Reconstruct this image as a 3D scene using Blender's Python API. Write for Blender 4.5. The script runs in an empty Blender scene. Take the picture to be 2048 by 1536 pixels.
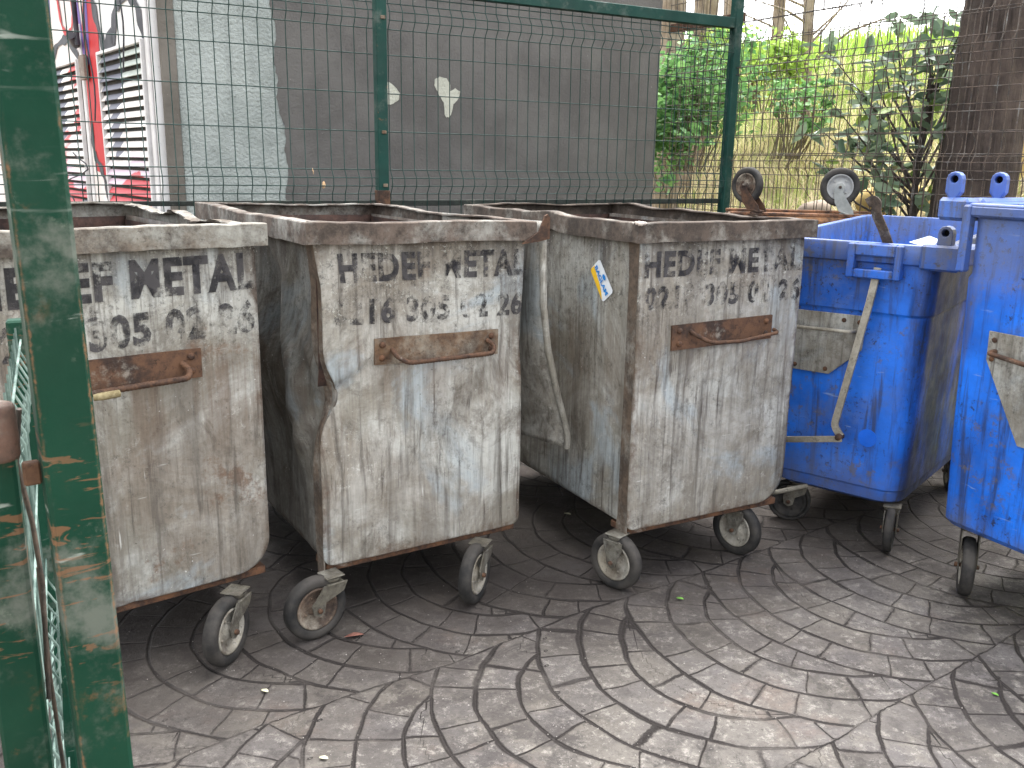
import bpy, math, random
import numpy as np
from math import radians, sin, cos, pi, atan2, sqrt, exp
from mathutils import Vector, Matrix
random.seed(7); rng = np.random.default_rng(7)
S = bpy.context.scene; COL = S.collection

# ------------------------------------------------------------ camera, world, sun, exposure
PITCH, ROLL, HC, FOC = .241, .017, 1.482, 1800.0
cam = bpy.data.objects.new('camera', bpy.data.cameras.new('camera')); COL.objects.link(cam)
F = Vector((0, cos(PITCH), -sin(PITCH))); U0 = Vector((0, sin(PITCH), cos(PITCH))); X0 = Vector((1, 0, 0))
RX = cos(ROLL)*X0 + sin(ROLL)*U0; UP = -sin(ROLL)*X0 + cos(ROLL)*U0
cam.matrix_world = Matrix(((RX.x, UP.x, -F.x, 0), (RX.y, UP.y, -F.y, 0), (RX.z, UP.z, -F.z, HC), (0, 0, 0, 1)))
cam.data.sensor_width = 36; cam.data.lens = 36*FOC/2048; cam.data.clip_end = 500; cam.data.clip_start = .05
cam.data.dof.use_dof = True; cam.data.dof.focus_distance = 2.9; cam.data.dof.aperture_fstop = 18.0
S.camera = cam
SUN_EL, SUN_ROT = radians(66), radians(20)
w = bpy.data.worlds.new('World'); S.world = w; w.use_nodes = True
wn = w.node_tree; bgn = wn.nodes['Background']
sky = wn.nodes.new('ShaderNodeTexSky'); sky.sky_type = 'NISHITA'; sky.sun_disc = False
sky.sun_elevation = SUN_EL; sky.sun_rotation = SUN_ROT; sky.air_density = 1.0; sky.dust_density = 4.0; sky.ozone_density = 1.0
hs = wn.nodes.new('ShaderNodeHueSaturation'); hs.inputs['Saturation'].default_value = .18
wn.links.new(sky.outputs[0], hs.inputs['Color']); wn.links.new(hs.outputs[0], bgn.inputs['Color'])
bgn.inputs['Strength'].default_value = .15
sl = bpy.data.lights.new('sun', 'SUN'); sl.energy = .5; sl.angle = radians(60); sl.color = (1, .97, .93)
so = bpy.data.objects.new('sun', sl); COL.objects.link(so)
sd = Vector((sin(SUN_ROT)*cos(SUN_EL), cos(SUN_ROT)*cos(SUN_EL), sin(SUN_EL)))
so.rotation_euler = sd.to_track_quat('Z', 'Y').to_euler()
S.view_settings.view_transform = 'Standard'; S.view_settings.look = 'None'; S.view_settings.gamma = 1
S.view_settings.exposure = 2.65

# ------------------------------------------------------------ node helpers
class M:
    def __init__(s, name):
        s.m = bpy.data.materials.new(name); s.m.use_nodes = True; s.t = s.m.node_tree
        s.b = s.t.nodes['Principled BSDF']; s.out = s.t.nodes['Material Output']
        s.tc = s.n('TexCoord').outputs['Object']; s.k = 0
    def n(s, ty, **kw):
        nd = s.t.nodes.new('ShaderNode'+ty)
        for a, v in kw.items(): setattr(nd, a, v)
        return nd
    def lk(s, v, sock):
        if hasattr(v, 'is_output') or isinstance(v, bpy.types.NodeSocket): s.t.links.new(v, sock)
        elif isinstance(v, (tuple, list)) and len(v) == 3 and sock.type == 'RGBA': sock.default_value = (*v, 1)
        else: sock.default_value = v
    def mp(s, sc=(1, 1, 1), loc=(0, 0, 0), rot=(0, 0, 0), src=None):
        m = s.n('Mapping'); s.lk(src or s.tc, m.inputs[0]); m.inputs['Scale'].default_value = sc
        m.inputs['Location'].default_value = loc; m.inputs['Rotation'].default_value = rot; return m.outputs[0]
    def noise(s, scale, detail=6, rough=.6, sc=None, loc=None, dist=0, src=None, rot=(0, 0, 0)):
        s.k += 1; nd = s.n('TexNoise'); nd.inputs['Scale'].default_value = scale; nd.inputs['Detail'].default_value = detail
        nd.inputs['Roughness'].default_value = rough; nd.inputs['Distortion'].default_value = dist
        s.lk(s.mp(sc or (1, 1, 1), loc or (s.k*3.7, s.k*1.3, s.k*5.1), rot, src), nd.inputs['Vector']); return nd.outputs[0]
    def vor(s, scale, feature='F1', out=0, sc=(1, 1, 1), rnd=1):
        s.k += 1; nd = s.n('TexVoronoi', feature=feature); nd.inputs['Scale'].default_value = scale; nd.inputs['Randomness'].default_value = rnd
        s.lk(s.mp(sc, (s.k*2.1, s.k, s.k*.7)), nd.inputs['Vector']); return nd.outputs[out]
    def rg(s, v, a, b, c=0., d=1.):
        nd = s.n('MapRange', interpolation_type='SMOOTHSTEP'); s.lk(v, nd.inputs[0])
        for i, q in enumerate((a, b, c, d)): nd.inputs[i+1].default_value = q
        return nd.outputs[0]
    def mx(s, f, a, b, bt='MIX'):
        nd = s.n('Mix', data_type='RGBA', blend_type=bt); s.lk(f, nd.inputs[0]); s.lk(a, nd.inputs[6]); s.lk(b, nd.inputs[7]); return nd.outputs[2]
    def ma(s, op, a, b=0., c=0.):
        nd = s.n('Math', operation=op); s.lk(a, nd.inputs[0]); s.lk(b, nd.inputs[1]); s.lk(c, nd.inputs[2]); return nd.outputs[0]
    def xyz(s, src=None):
        nd = s.n('SeparateXYZ'); s.lk(src or s.tc, nd.inputs[0]); return nd.outputs
    def attr(s, nm, col=False):
        nd = s.n('Attribute', attribute_name=nm); return nd.outputs['Color' if col else 'Fac']
    def bump(s, h, st=.3, d=.01):
        nd = s.n('Bump'); nd.inputs['Strength'].default_value = st; nd.inputs['Distance'].default_value = d; s.lk(h, nd.inputs['Height'])
        s.lk(nd.outputs[0], s.b.inputs['Normal'])
    tone = .74  # yard surfaces darkened: tree shade put into their base colour
    def fin(s, col, rough=.7, metal=0., spec=None):
        if s.tone < 1: col = s.mx(1-s.tone, col, (0, 0, 0))
        s.lk(col, s.b.inputs['Base Color']); s.lk(rough, s.b.inputs['Roughness']); s.lk(metal, s.b.inputs['Metallic'])
        s.b.inputs['Specular IOR Level'].default_value = .2
        if spec is not None: s.b.inputs['Specular IOR Level'].default_value = spec
        return s.m

def steel(name, seed, rust=.5, dirt=.5, light=1.0, edges=None, inner=False, warp=0.):
    """weathered galvanised sheet: pale zinc, blue-grey patches, vertical runs, rust, scratches"""
    m = M(name); m.k = seed*11
    if warp:
        q = m.xyz(); dz_ = m.ma('MULTIPLY', m.ma('SUBTRACT', q[2], .78), 5.5); g_ = m.ma('POWER', 2.718, m.ma('MULTIPLY', m.ma('MULTIPLY', dz_, dz_), -1.))
        cb = m.n('CombineXYZ'); m.lk(q[0], cb.inputs[0]); m.lk(m.ma('ADD', q[1], m.ma('MULTIPLY', g_, -warp)), cb.inputs[1]); m.lk(q[2], cb.inputs[2]); m.tc = cb.outputs[0]
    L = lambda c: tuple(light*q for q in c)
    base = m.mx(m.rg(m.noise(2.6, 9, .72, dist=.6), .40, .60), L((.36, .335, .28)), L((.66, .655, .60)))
    base = m.mx(m.rg(m.noise(1.5, 8, .7, dist=.5), .45, .58, 0, .2+.45*rust), base, L((.28, .225, .175)))
    base = m.mx(m.rg(m.noise(5.0, 9, .78, dist=.8, sc=(1, 1, .55)), .51, .64, 0, .7), base, L((.19, .165, .135)))
    base = m.mx(m.rg(m.noise(2.1, 6, .6, dist=.8), .53, .64, 0, .7), base, L((.50, .57, .60)))
    base = m.mx(m.rg(m.noise(3.4, 9, .8), .56, .66, 0, .8*rust+.05), base, (.2, .115, .07))
    base = m.mx(m.rg(m.noise(1, 6, .7, sc=(90, 90, 9)), .3, .7), base, m.mx(.24, base, (.0, .0, .0)))
    base = m.mx(m.ma('MULTIPLY', m.rg(m.noise(34, 9, .85), .54, .62, 0, .7), m.rg(m.noise(2.4, 6, .7), .5, .62)), base, L((.70, .69, .63)))
    # vertical runs
    st = m.noise(1, 7, .65, sc=(34, 34, 1.6), dist=.4)
    base = m.mx(m.rg(st, .53-.06*dirt, .70, 0, .75), base, (.085, .072, .06))
    st3 = m.noise(1, 5, .6, sc=(13, 13, .9), dist=.5); base = m.mx(m.rg(st3, .52, .68, 0, .55), base, L((.2, .18, .155)))
    st2 = m.noise(1, 6, .6, sc=(60, 60, 3.2), dist=.3)
    base = m.mx(m.ma('MULTIPLY', m.rg(st2, .56, .7, 0, .7), m.rg(m.noise(2.2, 4), .45, .62)), base, (.05, .035, .03))
    # mottled grime, dark flecks
    g = m.rg(m.noise(26, 10, .88), .53-.05*dirt, .66, 0, .75)
    g = m.ma('MULTIPLY', g, m.rg(m.noise(3.1, 6, .75), .40, .56))
    base = m.mx(g, base, (.055, .048, .042))
    if edges:
        x0, x1, z0, z1 = edges; X = m.xyz()
        dx = m.ma('MINIMUM', m.ma('SUBTRACT', X[0], x0), m.ma('SUBTRACT', x1, X[0]))
        dz = m.ma('SUBTRACT', z1, X[2]); dzb = m.ma('SUBTRACT', X[2], z0)
        d = m.ma('MINIMUM', m.ma('MINIMUM', dx, dz), dzb)
        d = m.ma('ADD', d, m.ma('MULTIPLY', m.ma('SUBTRACT', m.noise(11, 6, .7), .5), .16))
        base = m.mx(m.ma('MULTIPLY', m.rg(d, .03, -.02, 0, .8), m.rg(m.noise(30, 7, .8), .38, .56, .25, 1.)), base, (.12, .075, .05))
        # darker drips below the rim
        dd = m.ma('ADD', dz, m.ma('MULTIPLY', m.ma('SUBTRACT', m.noise(1, 5, .6, sc=(16, 16, .8)), .5), .7))
        base = m.mx(m.rg(dd, .14, -.08, 0, .75), base, (.07, .055, .045))
        up = m.ma('ADD', X[2], m.ma('MULTIPLY', m.ma('SUBTRACT', m.noise(5, 6, .75), .5), .5)); pk = m.ma('MULTIPLY', m.rg(up, .88, 1.08), m.rg(m.noise(44, 9, .85), .52, .62, 0, .65))
        base = m.mx(pk, base, (.045, .04, .038)); base = m.mx(m.ma('MULTIPLY', m.rg(up, .88, 1.08), m.rg(m.noise(50, 8, .85), .57, .62, 0, .7)), base, L((.62, .62, .56)))
        # rust runs under the handle plate
        base = m.mx(m.ma('MULTIPLY', m.ma('MULTIPLY', m.rg(X[2], .5, .86), m.rg(X[2], 1.0, .9)),
                    m.ma('MULTIPLY', m.rg(m.noise(1, 5, .6, sc=(22, 22, 1.4)), .42, .62), .55*rust+.1)), base, (.14, .085, .055))
    # bright scratches and chips
    sc = m.noise(1, 3, .5, sc=(7, 7, 60), rot=(0, .5, .2)); sc2 = m.noise(1, 3, .5, sc=(70, 70, 6), rot=(0, .45, 0))
    base = m.mx(m.ma('MULTIPLY', m.rg(m.ma('MAXIMUM', sc, sc2), .7, .78, 0, .8), m.rg(m.noise(4, 4), .48, .6)), base, L((.72, .71, .66)))
    base = m.mx(m.ma('MULTIPLY', m.rg(m.noise(95, 3, .6), .68, .74, 0, .8), m.rg(m.noise(5, 4), .5, .6)), base, (.74, .73, .7))
    base = m.mx(m.rg(m.noise(80, 4, .7), .66, .74, 0, .8), base, (.03, .025, .022))
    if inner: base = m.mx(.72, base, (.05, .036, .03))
    h = m.ma('ADD', m.noise(60, 6, .7), m.ma('MULTIPLY', m.noise(7, 4, .5), 2.2))
    m.bump(h, .45, .006)
    return m.fin(base, m.rg(m.noise(12, 5), .3, .7, .42, .75), .12)

def rusty(name, seed, c1=(.16, .085, .05), c2=(.05, .034, .028), pale=(.42, .38, .32), paleamt=.4, rough=.8):
    m = M(name); m.k = seed*7
    b = m.mx(m.rg(m.noise(14, 8, .75), .35, .65), c2, c1)
    b = m.mx(m.rg(m.noise(6, 8, .75), .6-.16*paleamt, .72, 0, .9), b, pale)
    b = m.mx(m.rg(m.noise(70, 6, .7), .56, .68, 0, .7), b, tuple(.6*q for q in c2))
    m.bump(m.noise(90, 8, .8), .6, .004); return m.fin(b, rough, .1)

def paint(name, col, seed, chip=(.2, .1, .05), amt=.35, dust=.3, rough=.45, scr=True, bmp=.15, band=False):
    m = M(name); m.k = seed*5
    b = m.mx(m.rg(m.noise(5, 6, .6), .3, .7), tuple(.8*q for q in col), tuple(min(1, 1.15*q) for q in col))
    b = m.mx(m.rg(m.noise(8, 8, .7), .5, .7, 0, dust), b, (.3, .29, .26))
    if scr:
        s1 = m.noise(1, 4, .55, sc=(9, 9, 75), rot=(.3, .45, .2), dist=.7)
        b = m.mx(m.ma('MULTIPLY', m.rg(s1, .64, .72, 0, .8), m.rg(m.noise(3, 4), .45, .6)), b, (.34, .38, .34))
    b = m.mx(m.ma('MULTIPLY', m.rg(m.noise(16, 8, .75), .62-.12*amt, .68, 0, .9), m.rg(m.noise(2.4, 5, .6), .46, .6)), b, chip)
    if band:
        m.b.inputs['Specular IOR Level'].default_value = .25
        z = m.xyz(); zz = m.ma('ADD', z[2], m.ma('MULTIPLY', m.noise(5, 5), .3))
        mk = m.ma('MULTIPLY', m.rg(zz, 1.42, 1.3), m.rg(zz, 1.0, 1.12))
        for rt, th in (((.3, .55, .2), .6), ((-.4, -.6, .3), .64)):
            b = m.mx(m.ma('MULTIPLY', m.rg(m.noise(1, 4, .6, sc=(12, 12, 60), rot=rt, dist=1.4), th+.0, th+.04, 0, .6), mk), b, (.24, .11, .055))
        b = m.mx(m.ma('MULTIPLY', m.rg(m.noise(30, 8, .8), .56, .62, 0, .8), m.rg(m.noise(6, 4), .5, .6)), b, (.14, .17, .13))
        ex = m.ma('SUBTRACT', .030, m.ma('MAXIMUM', m.ma('ABSOLUTE', z[0]), m.ma('ABSOLUTE', z[1]))) if False else m.ma('SUBTRACT', .027, m.ma('MINIMUM', m.ma('ABSOLUTE', z[0]), m.ma('ABSOLUTE', z[1])))
        b = m.mx(m.ma('MULTIPLY', m.rg(m.ma('ADD', ex, m.ma('MULTIPLY', m.ma('SUBTRACT', m.noise(40, 7, .8), .5), .014)), .004, .0005, 0, .9), m.rg(m.noise(9, 5, .7), .42, .56)), b, (.25, .12, .06))
    m.bump(m.noise(40, 6, .7), bmp, .004); return m.fin(b, m.rg(m.noise(9, 4), .3, .7, rough, rough+.25))

def blue_plastic(name, seed, light=1., shade_grime=None):
    m = M(name); m.k = seed*9
    b = m.mx(m.rg(m.noise(2.2, 6, .6), .35, .65), (.006*light, .085*light, .42*light), (.012*light, .175*light, .80*light))
    b = m.mx(m.rg(m.noise(3.1, 8, .75), .48, .64, 0, .5), b, (.10, .16, .36))
    st = m.noise(1, 7, .65, sc=(26, 26, 1.5), dist=.3)
    b = m.mx(m.rg(st, .5, .66, 0, .75), b, (.03, .035, .06))
    b = m.mx(m.rg(m.noise(1, 6, .6, sc=(11, 11, 1.0)), .56, .7, 0, .55), b, (.10, .095, .095))
    b = m.mx(m.ma('MULTIPLY', m.rg(m.noise(45, 7, .8), .55, .62, 0, .85), m.rg(m.noise(4, 5), .42, .55)), b, (.025, .022, .022))
    b = m.mx(m.ma('MULTIPLY', m.rg(m.noise(18, 8, .8), .53, .6, 0, .7), m.rg(m.noise(2.5, 5), .45, .55)), b, (.13, .115, .1))
    b = m.mx(m.rg(m.noise(1, 3, .5, sc=(9, 9, 70), rot=(0, .5, .2)), .68, .76, 0, .5), b, (.35, .45, .65))
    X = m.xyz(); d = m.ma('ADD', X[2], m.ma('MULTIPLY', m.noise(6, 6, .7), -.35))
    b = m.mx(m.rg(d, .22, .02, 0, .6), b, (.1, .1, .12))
    if shade_grime: b = m.mx(m.rg(m.ma('ADD', X[0], m.ma('MULTIPLY', m.ma('SUBTRACT', m.noise(1, 7, .7, sc=(6, 6, 1.5)), .5), .25)), shade_grime-.05, shade_grime+.03, 0, .88), b, (.022, .024, .034))  # dark right side: shade from the neighbouring bin painted in, with some grime
    dt = m.ma('ADD', X[2], m.ma('MULTIPLY', m.noise(7, 6, .75), .35))
    b = m.mx(m.rg(dt, 1.22, 1.42, 0, .6), b, (.11, .12, .16))
    m.bump(m.ma('ADD', m.noise(50, 6, .7), m.ma('MULTIPLY', m.noise(4, 3), 3)), .25, .005)
    return m.fin(b, m.rg(m.noise(8, 5), .3, .7, .34, .62), 0, .4)

def plain(name, c1, c2, sc=12, rough=.8, bump=.2, seed=1, metal=0., obj=True):
    m = M(name); m.k = seed
    b = m.mx(m.rg(m.noise(sc, 7, .65), .35, .65), c1, c2)
    m.bump(m.noise(sc*4, 6, .7), bump, .004); return m.fin(b, rough, metal)

def leafmat(name, a, b, tr=.35, rough=.5, spec=.4):
    m = M(name); m.tone = 1; r = m.n('ObjectInfo').outputs['Random']
    cc = m.mx(m.rg(m.attr('rnd'), 0, 1), a, b)
    cc = m.mx(m.rg(m.noise(30, 3), .4, .7, 0, .3), cc, tuple(.55*q for q in a))
    m.fin(cc, rough, 0, spec)
    t = m.n('BsdfTranslucent'); m.lk(m.mx(.5, cc, b), t.inputs[0]); ms = m.n('MixShader'); ms.inputs[0].default_value = tr
    m.t.links.new(m.b.outputs[0], ms.inputs[1]); m.t.links.new(t.outputs[0], ms.inputs[2]); m.t.links.new(ms.outputs[0], m.out.inputs[0])
    return m.m

# ------------------------------------------------------------ mesh helpers
class MB:
    def __init__(s): s.v = []; s.f = []; s.sm = []
    def add(s, vs, fs, smooth=False):
        o = len(s.v); s.v += [tuple(v) for v in vs]; s.f += [tuple(i+o for i in f) for f in fs]; s.sm += [smooth]*len(fs); return s
    def box(s, a, b, mat=None, bev=0.):
        x0, y0, z0 = a; x1, y1, z1 = b
        if bev <= 0:
            vs = [(x, y, z) for x in (x0, x1) for y in (y0, y1) for z in (z0, z1)]
            fs = [(0, 1, 3, 2), (4, 6, 7, 5), (0, 4, 5, 1), (2, 3, 7, 6), (0, 2, 6, 4), (1, 5, 7, 3)]
        else:
            vs = []; fs = []; e = bev
            xs = (x0, x1); ys = (y0, y1); zs = (z0, z1); idx = {}
            for i in (0, 1):
                for j in (0, 1):
                    for k in (0, 1):
                        sx, sy, sz = (1-2*i), (1-2*j), (1-2*k)
                        for ax in range(3):
                            p = [xs[i]+sx*e*(ax != 0), ys[j]+sy*e*(ax != 1), zs[k]+sz*e*(ax != 2)]
                            idx[(i, j, k, ax)] = len(vs); vs.append(p)
            q = lambda *a: fs.append(tuple(idx[t] for t in a))
            for i in (0, 1):
                o = lambda l: l if i else l[::-1]
                q(*o([(i, 0, 0, 0), (i, 1, 0, 0), (i, 1, 1, 0), (i, 0, 1, 0)])); q(*o([(0, i, 0, 1), (0, i, 1, 1), (1, i, 1, 1), (1, i, 0, 1)])); q(*o([(0, 0, i, 2), (1, 0, i, 2), (1, 1, i, 2), (0, 1, i, 2)]))
            for j in (0, 1):
                for k in (0, 1):
                    q((0, j, k, 1), (1, j, k, 1), (1, j, k, 2), (0, j, k, 2)); q((j, 0, k, 0), (j, 1, k, 0), (j, 1, k, 2), (j, 0, k, 2)); q((j, k, 0, 0), (j, k, 1, 0), (j, k, 1, 1), (j, k, 0, 1))
            for i in (0, 1):
                for j in (0, 1):
                    for k in (0, 1): q((i, j, k, 0), (i, j, k, 1), (i, j, k, 2))
        if mat: vs = [mat @ Vector(v) for v in vs]
        return s.add(vs, fs)
    def tube(s, pts, r, n=8, cap=True, smooth=True, flat=None):
        pts = [Vector(p) for p in pts]; rs = r if isinstance(r, (list, tuple)) else [r]*len(pts)
        vs = []; fs = []; prev = None
        for i, p in enumerate(pts):
            t = (pts[min(i+1, len(pts)-1)]-pts[max(i-1, 0)]).normalized()
            if prev is None:
                a = Vector((0, 0, 1)) if abs(t.z) < .9 else Vector((1, 0, 0)); u = t.cross(a).normalized()
            else: u = (prev-t*prev.dot(t)).normalized()
            prev = u; v = t.cross(u)
            for k in range(n):
                an = 2*pi*k/n+pi/n; vs.append(p+(u*cos(an)+v*sin(an)*(flat or 1))*rs[i])
        for i in range(len(pts)-1):
            for k in range(n): a = i*n+k; b = i*n+(k+1) % n; fs.append((a, b, b+n, a+n))
        s.add(vs, fs, smooth)
        if cap: s.add(vs[:n], [tuple(range(n))[::-1]]); s.add(vs[-n:], [tuple(range(n))])
        return s
    def lathe(s, prof, n=40, mat=None, smooth=True, closed=False):
        """prof of (radius, axial), around +X axis"""
        vs = []; fs = []; P = len(prof)
        for k in range(n):
            a = 2*pi*k/n
            for r, x in prof: vs.append(Vector((x, r*cos(a), r*sin(a))))
        for k in range(n):
            for i in range(P if closed else P-1):
                a = k*P+i; b = k*P+(i+1) % P; c = ((k+1) % n)*P; fs.append((a, b, c+(i+1) % P, c+i))
        if mat: vs = [mat @ v for v in vs]
        return s.add(vs, fs, smooth)
    def prism(s, poly, y0, y1, mat=None, ax='y'):
        """poly of (a,b) extruded; ax y -> (a,y,b), ax x -> (x,a,b), z -> (a,b,z)"""
        f = {'y': lambda a, b, t: (a, t, b), 'x': lambda a, b, t: (t, a, b), 'z': lambda a, b, t: (a, b, t)}[ax]
        n = len(poly); vs = [f(a, b, y0) for a, b in poly]+[f(a, b, y1) for a, b in poly]
        if mat: vs = [mat @ Vector(v) for v in vs]
        return s.add(vs, [tuple(range(n)), tuple(range(n, 2*n))[::-1]]+[(i, i+n, (i+1) % n+n, (i+1) % n) for i in range(n)])
    def build(s, name, mat, parent=None, mods=(), shade=None):
        me = bpy.data.meshes.new(name); me.from_pydata(s.v, [], s.f)
        me.polygons.foreach_set('use_smooth', s.sm if shade is None else [shade]*len(s.f))
        import bmesh
        if len(s.f) < 60000:
            bm = bmesh.new(); bm.from_mesh(me); bmesh.ops.recalc_face_normals(bm, faces=bm.faces); bm.to_mesh(me); bm.free()
        me.materials.append(mat); o = bpy.data.objects.new(name, me); COL.objects.link(o)
        if parent: o.parent = parent
        return o
def tag(o, label=None, cat=None, group=None, kind=None):
    if label: o['label'] = label
    if cat: o['category'] = cat
    if group: o['group'] = group
    if kind: o['kind'] = kind
    return o
def thing(name, label, cat, loc=(0, 0, 0), rz=0, group=None):
    o = bpy.data.objects.new(name, None); COL.objects.link(o); o.location = loc; o.rotation_euler.z = rz; o.empty_display_size = .1
    return tag(o, label, cat, group)
def solid(o, t, off=0):
    md = o.modifiers.new('thickness', 'SOLIDIFY'); md.thickness = t; md.offset = off; return o
def bevel(o, wd, seg=2):
    md = o.modifiers.new('bevel', 'BEVEL'); md.width = wd; md.segments = seg; md.limit_method = 'ANGLE'; md.angle_limit = radians(40); return o
def snoise(seed, amp=1., freq=1., n=6):
    r = np.random.default_rng(seed); K = r.normal(0, freq, (n, 3)); P = r.uniform(0, 6.28, n); A = r.uniform(.4, 1, n); A = A/A.sum()*amp
    return lambda x, y, z: sum(A[i]*np.sin(K[i, 0]*x+K[i, 1]*y+K[i, 2]*z+P[i]) for i in range(n))

# ------------------------------------------------------------ materials
M_rim = steel('rim steel', 31, rust=.9, dirt=.9, light=.6)
M_rust = rusty('rusty plate', 3, paleamt=.25)
M_rust2 = rusty('rust and scale', 5, c1=(.2, .1, .055), paleamt=.1)
M_rustpale = rusty('half rusted plate', 8, c1=(.2, .12, .07), c2=(.08, .05, .035), pale=(.4, .37, .3), paleamt=1.4)
M_post = rusty('grimy corner strip', 9, c1=(.17, .125, .09), c2=(.07, .055, .045), pale=(.34, .32, .28), paleamt=.7)
M_rubber = plain('tyre rubber', (.02, .02, .02), (.07, .063, .056), 9, .72, .3, 4)
M_hub = rusty('zinc wheel disc', 12, c1=(.33, .29, .22), c2=(.14, .115, .09), pale=(.52, .5, .44), paleamt=1.3, rough=.5)
M_hubrust = rusty('rusty wheel disc', 13, c1=(.2, .14, .1), c2=(.06, .045, .038), pale=(.45, .4, .32), paleamt=.5)
M_fork = rusty('zinc fork', 15, c1=(.17, .155, .12), c2=(.065, .055, .045), pale=(.36, .35, .31), paleamt=1.0, rough=.55)
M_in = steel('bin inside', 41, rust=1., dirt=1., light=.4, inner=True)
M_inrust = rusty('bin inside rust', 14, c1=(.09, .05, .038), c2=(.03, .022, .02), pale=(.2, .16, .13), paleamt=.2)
M_green = paint('green post paint', (.002, .040, .021), 3, chip=(.2, .085, .035), amt=.45, dust=.4, band=True, rough=.6)
M_fgreen = paint('fence green', (.010, .055, .043), 6, amt=.15, dust=.25, rough=.5, scr=False)
M_wire = plain('green wire', (.012, .04, .034), (.035, .07, .06), 20, .5, .1, 9)
M_wire2 = rusty('old brown wire', 16, c1=(.14, .1, .075), c2=(.05, .045, .04), pale=(.3, .3, .28), paleamt=.5, rough=.6)
M_bark = None

# ------------------------------------------------------------ steel bins
W, D, HT = .797, 1.32, 1.30
def caster(parent, cx, cy, ang, ztop=.235, r=.104, wd=.045, rimmat=None, lead=.035, name='caster', base=0., forkw=.03, smallrim=False):
    """swivel caster; ang = direction (in parent's frame) of the wheel axis pointing outward"""
    A = Matrix.Translation((cx, cy, base+r)) @ Matrix.Rotation(ang, 4, 'Z')     # local x = axle
    f = MB()
    px = -lead; zt = ztop-base-r
    # top plate and swivel race
    f.box((-.033, -.033+lead, zt-.005), (.033, .033+lead, zt), A, .002)
    f.lathe([(.001, zt-.022), (.026, zt-.022), (.032, zt-.014), (.032, zt-.0065)], 20, A @ Matrix.Translation((0, lead, 0)) @ Matrix.Rotation(-pi/2, 4, 'Y'))
    h2 = wd/2+.006
    # crown
    f.box((-h2-.004, -.028+lead, zt-.03), (h2+.004, .032+lead, zt-.022), A, .002)
    for sx in (-1, 1):
        xo = sx*h2
        poly = [(-.040+lead, zt-.024), (.042+lead, zt-.024), (.040+lead*.8, zt-.055), (.024, 0.02), (.018, -.012), (-.0, -.022), (-.019, -.012), (-.025, .02), (-.034+lead*.5, zt-.055)]
        f.prism(poly, xo-.002, xo+.002, A, 'x')
    fo = f.build('fork', M_fork, parent); fo.name = name
    t = MB(); hw = wd/2; q = .68*r if not smallrim else .8*r
    prof = [(q, -hw*.75), (q+.006, -hw*.92), (r-.014, -hw), (r-.005, -hw*.85), (r, -hw*.5), (r+.0005, 0), (r, hw*.5), (r-.005, hw*.85), (r-.014, hw), (q+.006, hw*.92), (q, hw*.75), (q-.003, 0)]
    t.lathe(prof, 48, A, True, True); to = t.build('tyre', M_rubber, fo)
    g = MB()
    for sx in (-1, 1):
        pr = [(q-.0005, sx*hw*.6), (q-.001, sx*hw*.85), (q-.007, sx*hw*.88), (q-.012, sx*hw*.5), (q-.02, sx*hw*.3), (.03, sx*hw*.25), (.024, sx*hw*.6), (.013, sx*hw*.85), (.0005, sx*hw*.85)]
        g.lathe(pr, 40, A)
        for k in range(4):
            a = k*pi/2+.4; g.lathe([(.0045, 0), (.0045, .004), (.0005, .005)] if sx > 0 else [(.0045, 0), (.0045, -.004), (.0005, -.005)], 8, A @ Matrix.Translation((sx*hw*.28, .04*cos(a), .04*sin(a))))
    go = g.build('wheel_rim', rimmat or M_hub, fo)
    b = MB(); b.lathe([(.0005, -h2-.012), (.008, -h2-.012), (.008, h2+.012), (.0005, h2+.012)], 6, A); b.build('axle_bolt', M_rust, fo)
    return fo

def rebar(pts, r, rib=True):
    m = MB(); P = []; Rr = []
    pts = [Vector(p) for p in pts]
    for a, b in zip(pts[:-1], pts[1:]):
        L = (b-a).length; n = max(2, int(L/.0035))
        for i in range(n): P.append(a.lerp(b, i/n)); Rr.append(r*(1.0+(.14 if (len(P) % 3 == 0 and rib) else 0)))
    P.append(pts[-1]); Rr.append(r); m.tube(P, Rr, 8); return m
def rounded(pts, rad=.02, n=5):
    """fillet a polyline"""
    pts = [Vector(p) for p in pts]; out = [pts[0]]
    for i in range(1, len(pts)-1):
        a = (pts[i-1]-pts[i]); b = (pts[i+1]-pts[i]); r = min(rad, a.length*.45, b.length*.45); p0 = pts[i]+a.normalized()*r; p1 = pts[i]+b.normalized()*r
        for k in range(n+1):
            t = k/n; out.append((1-t)**2*p0+2*t*(1-t)*pts[i]+t*t*p1)
    return out+[pts[-1]]

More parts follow.
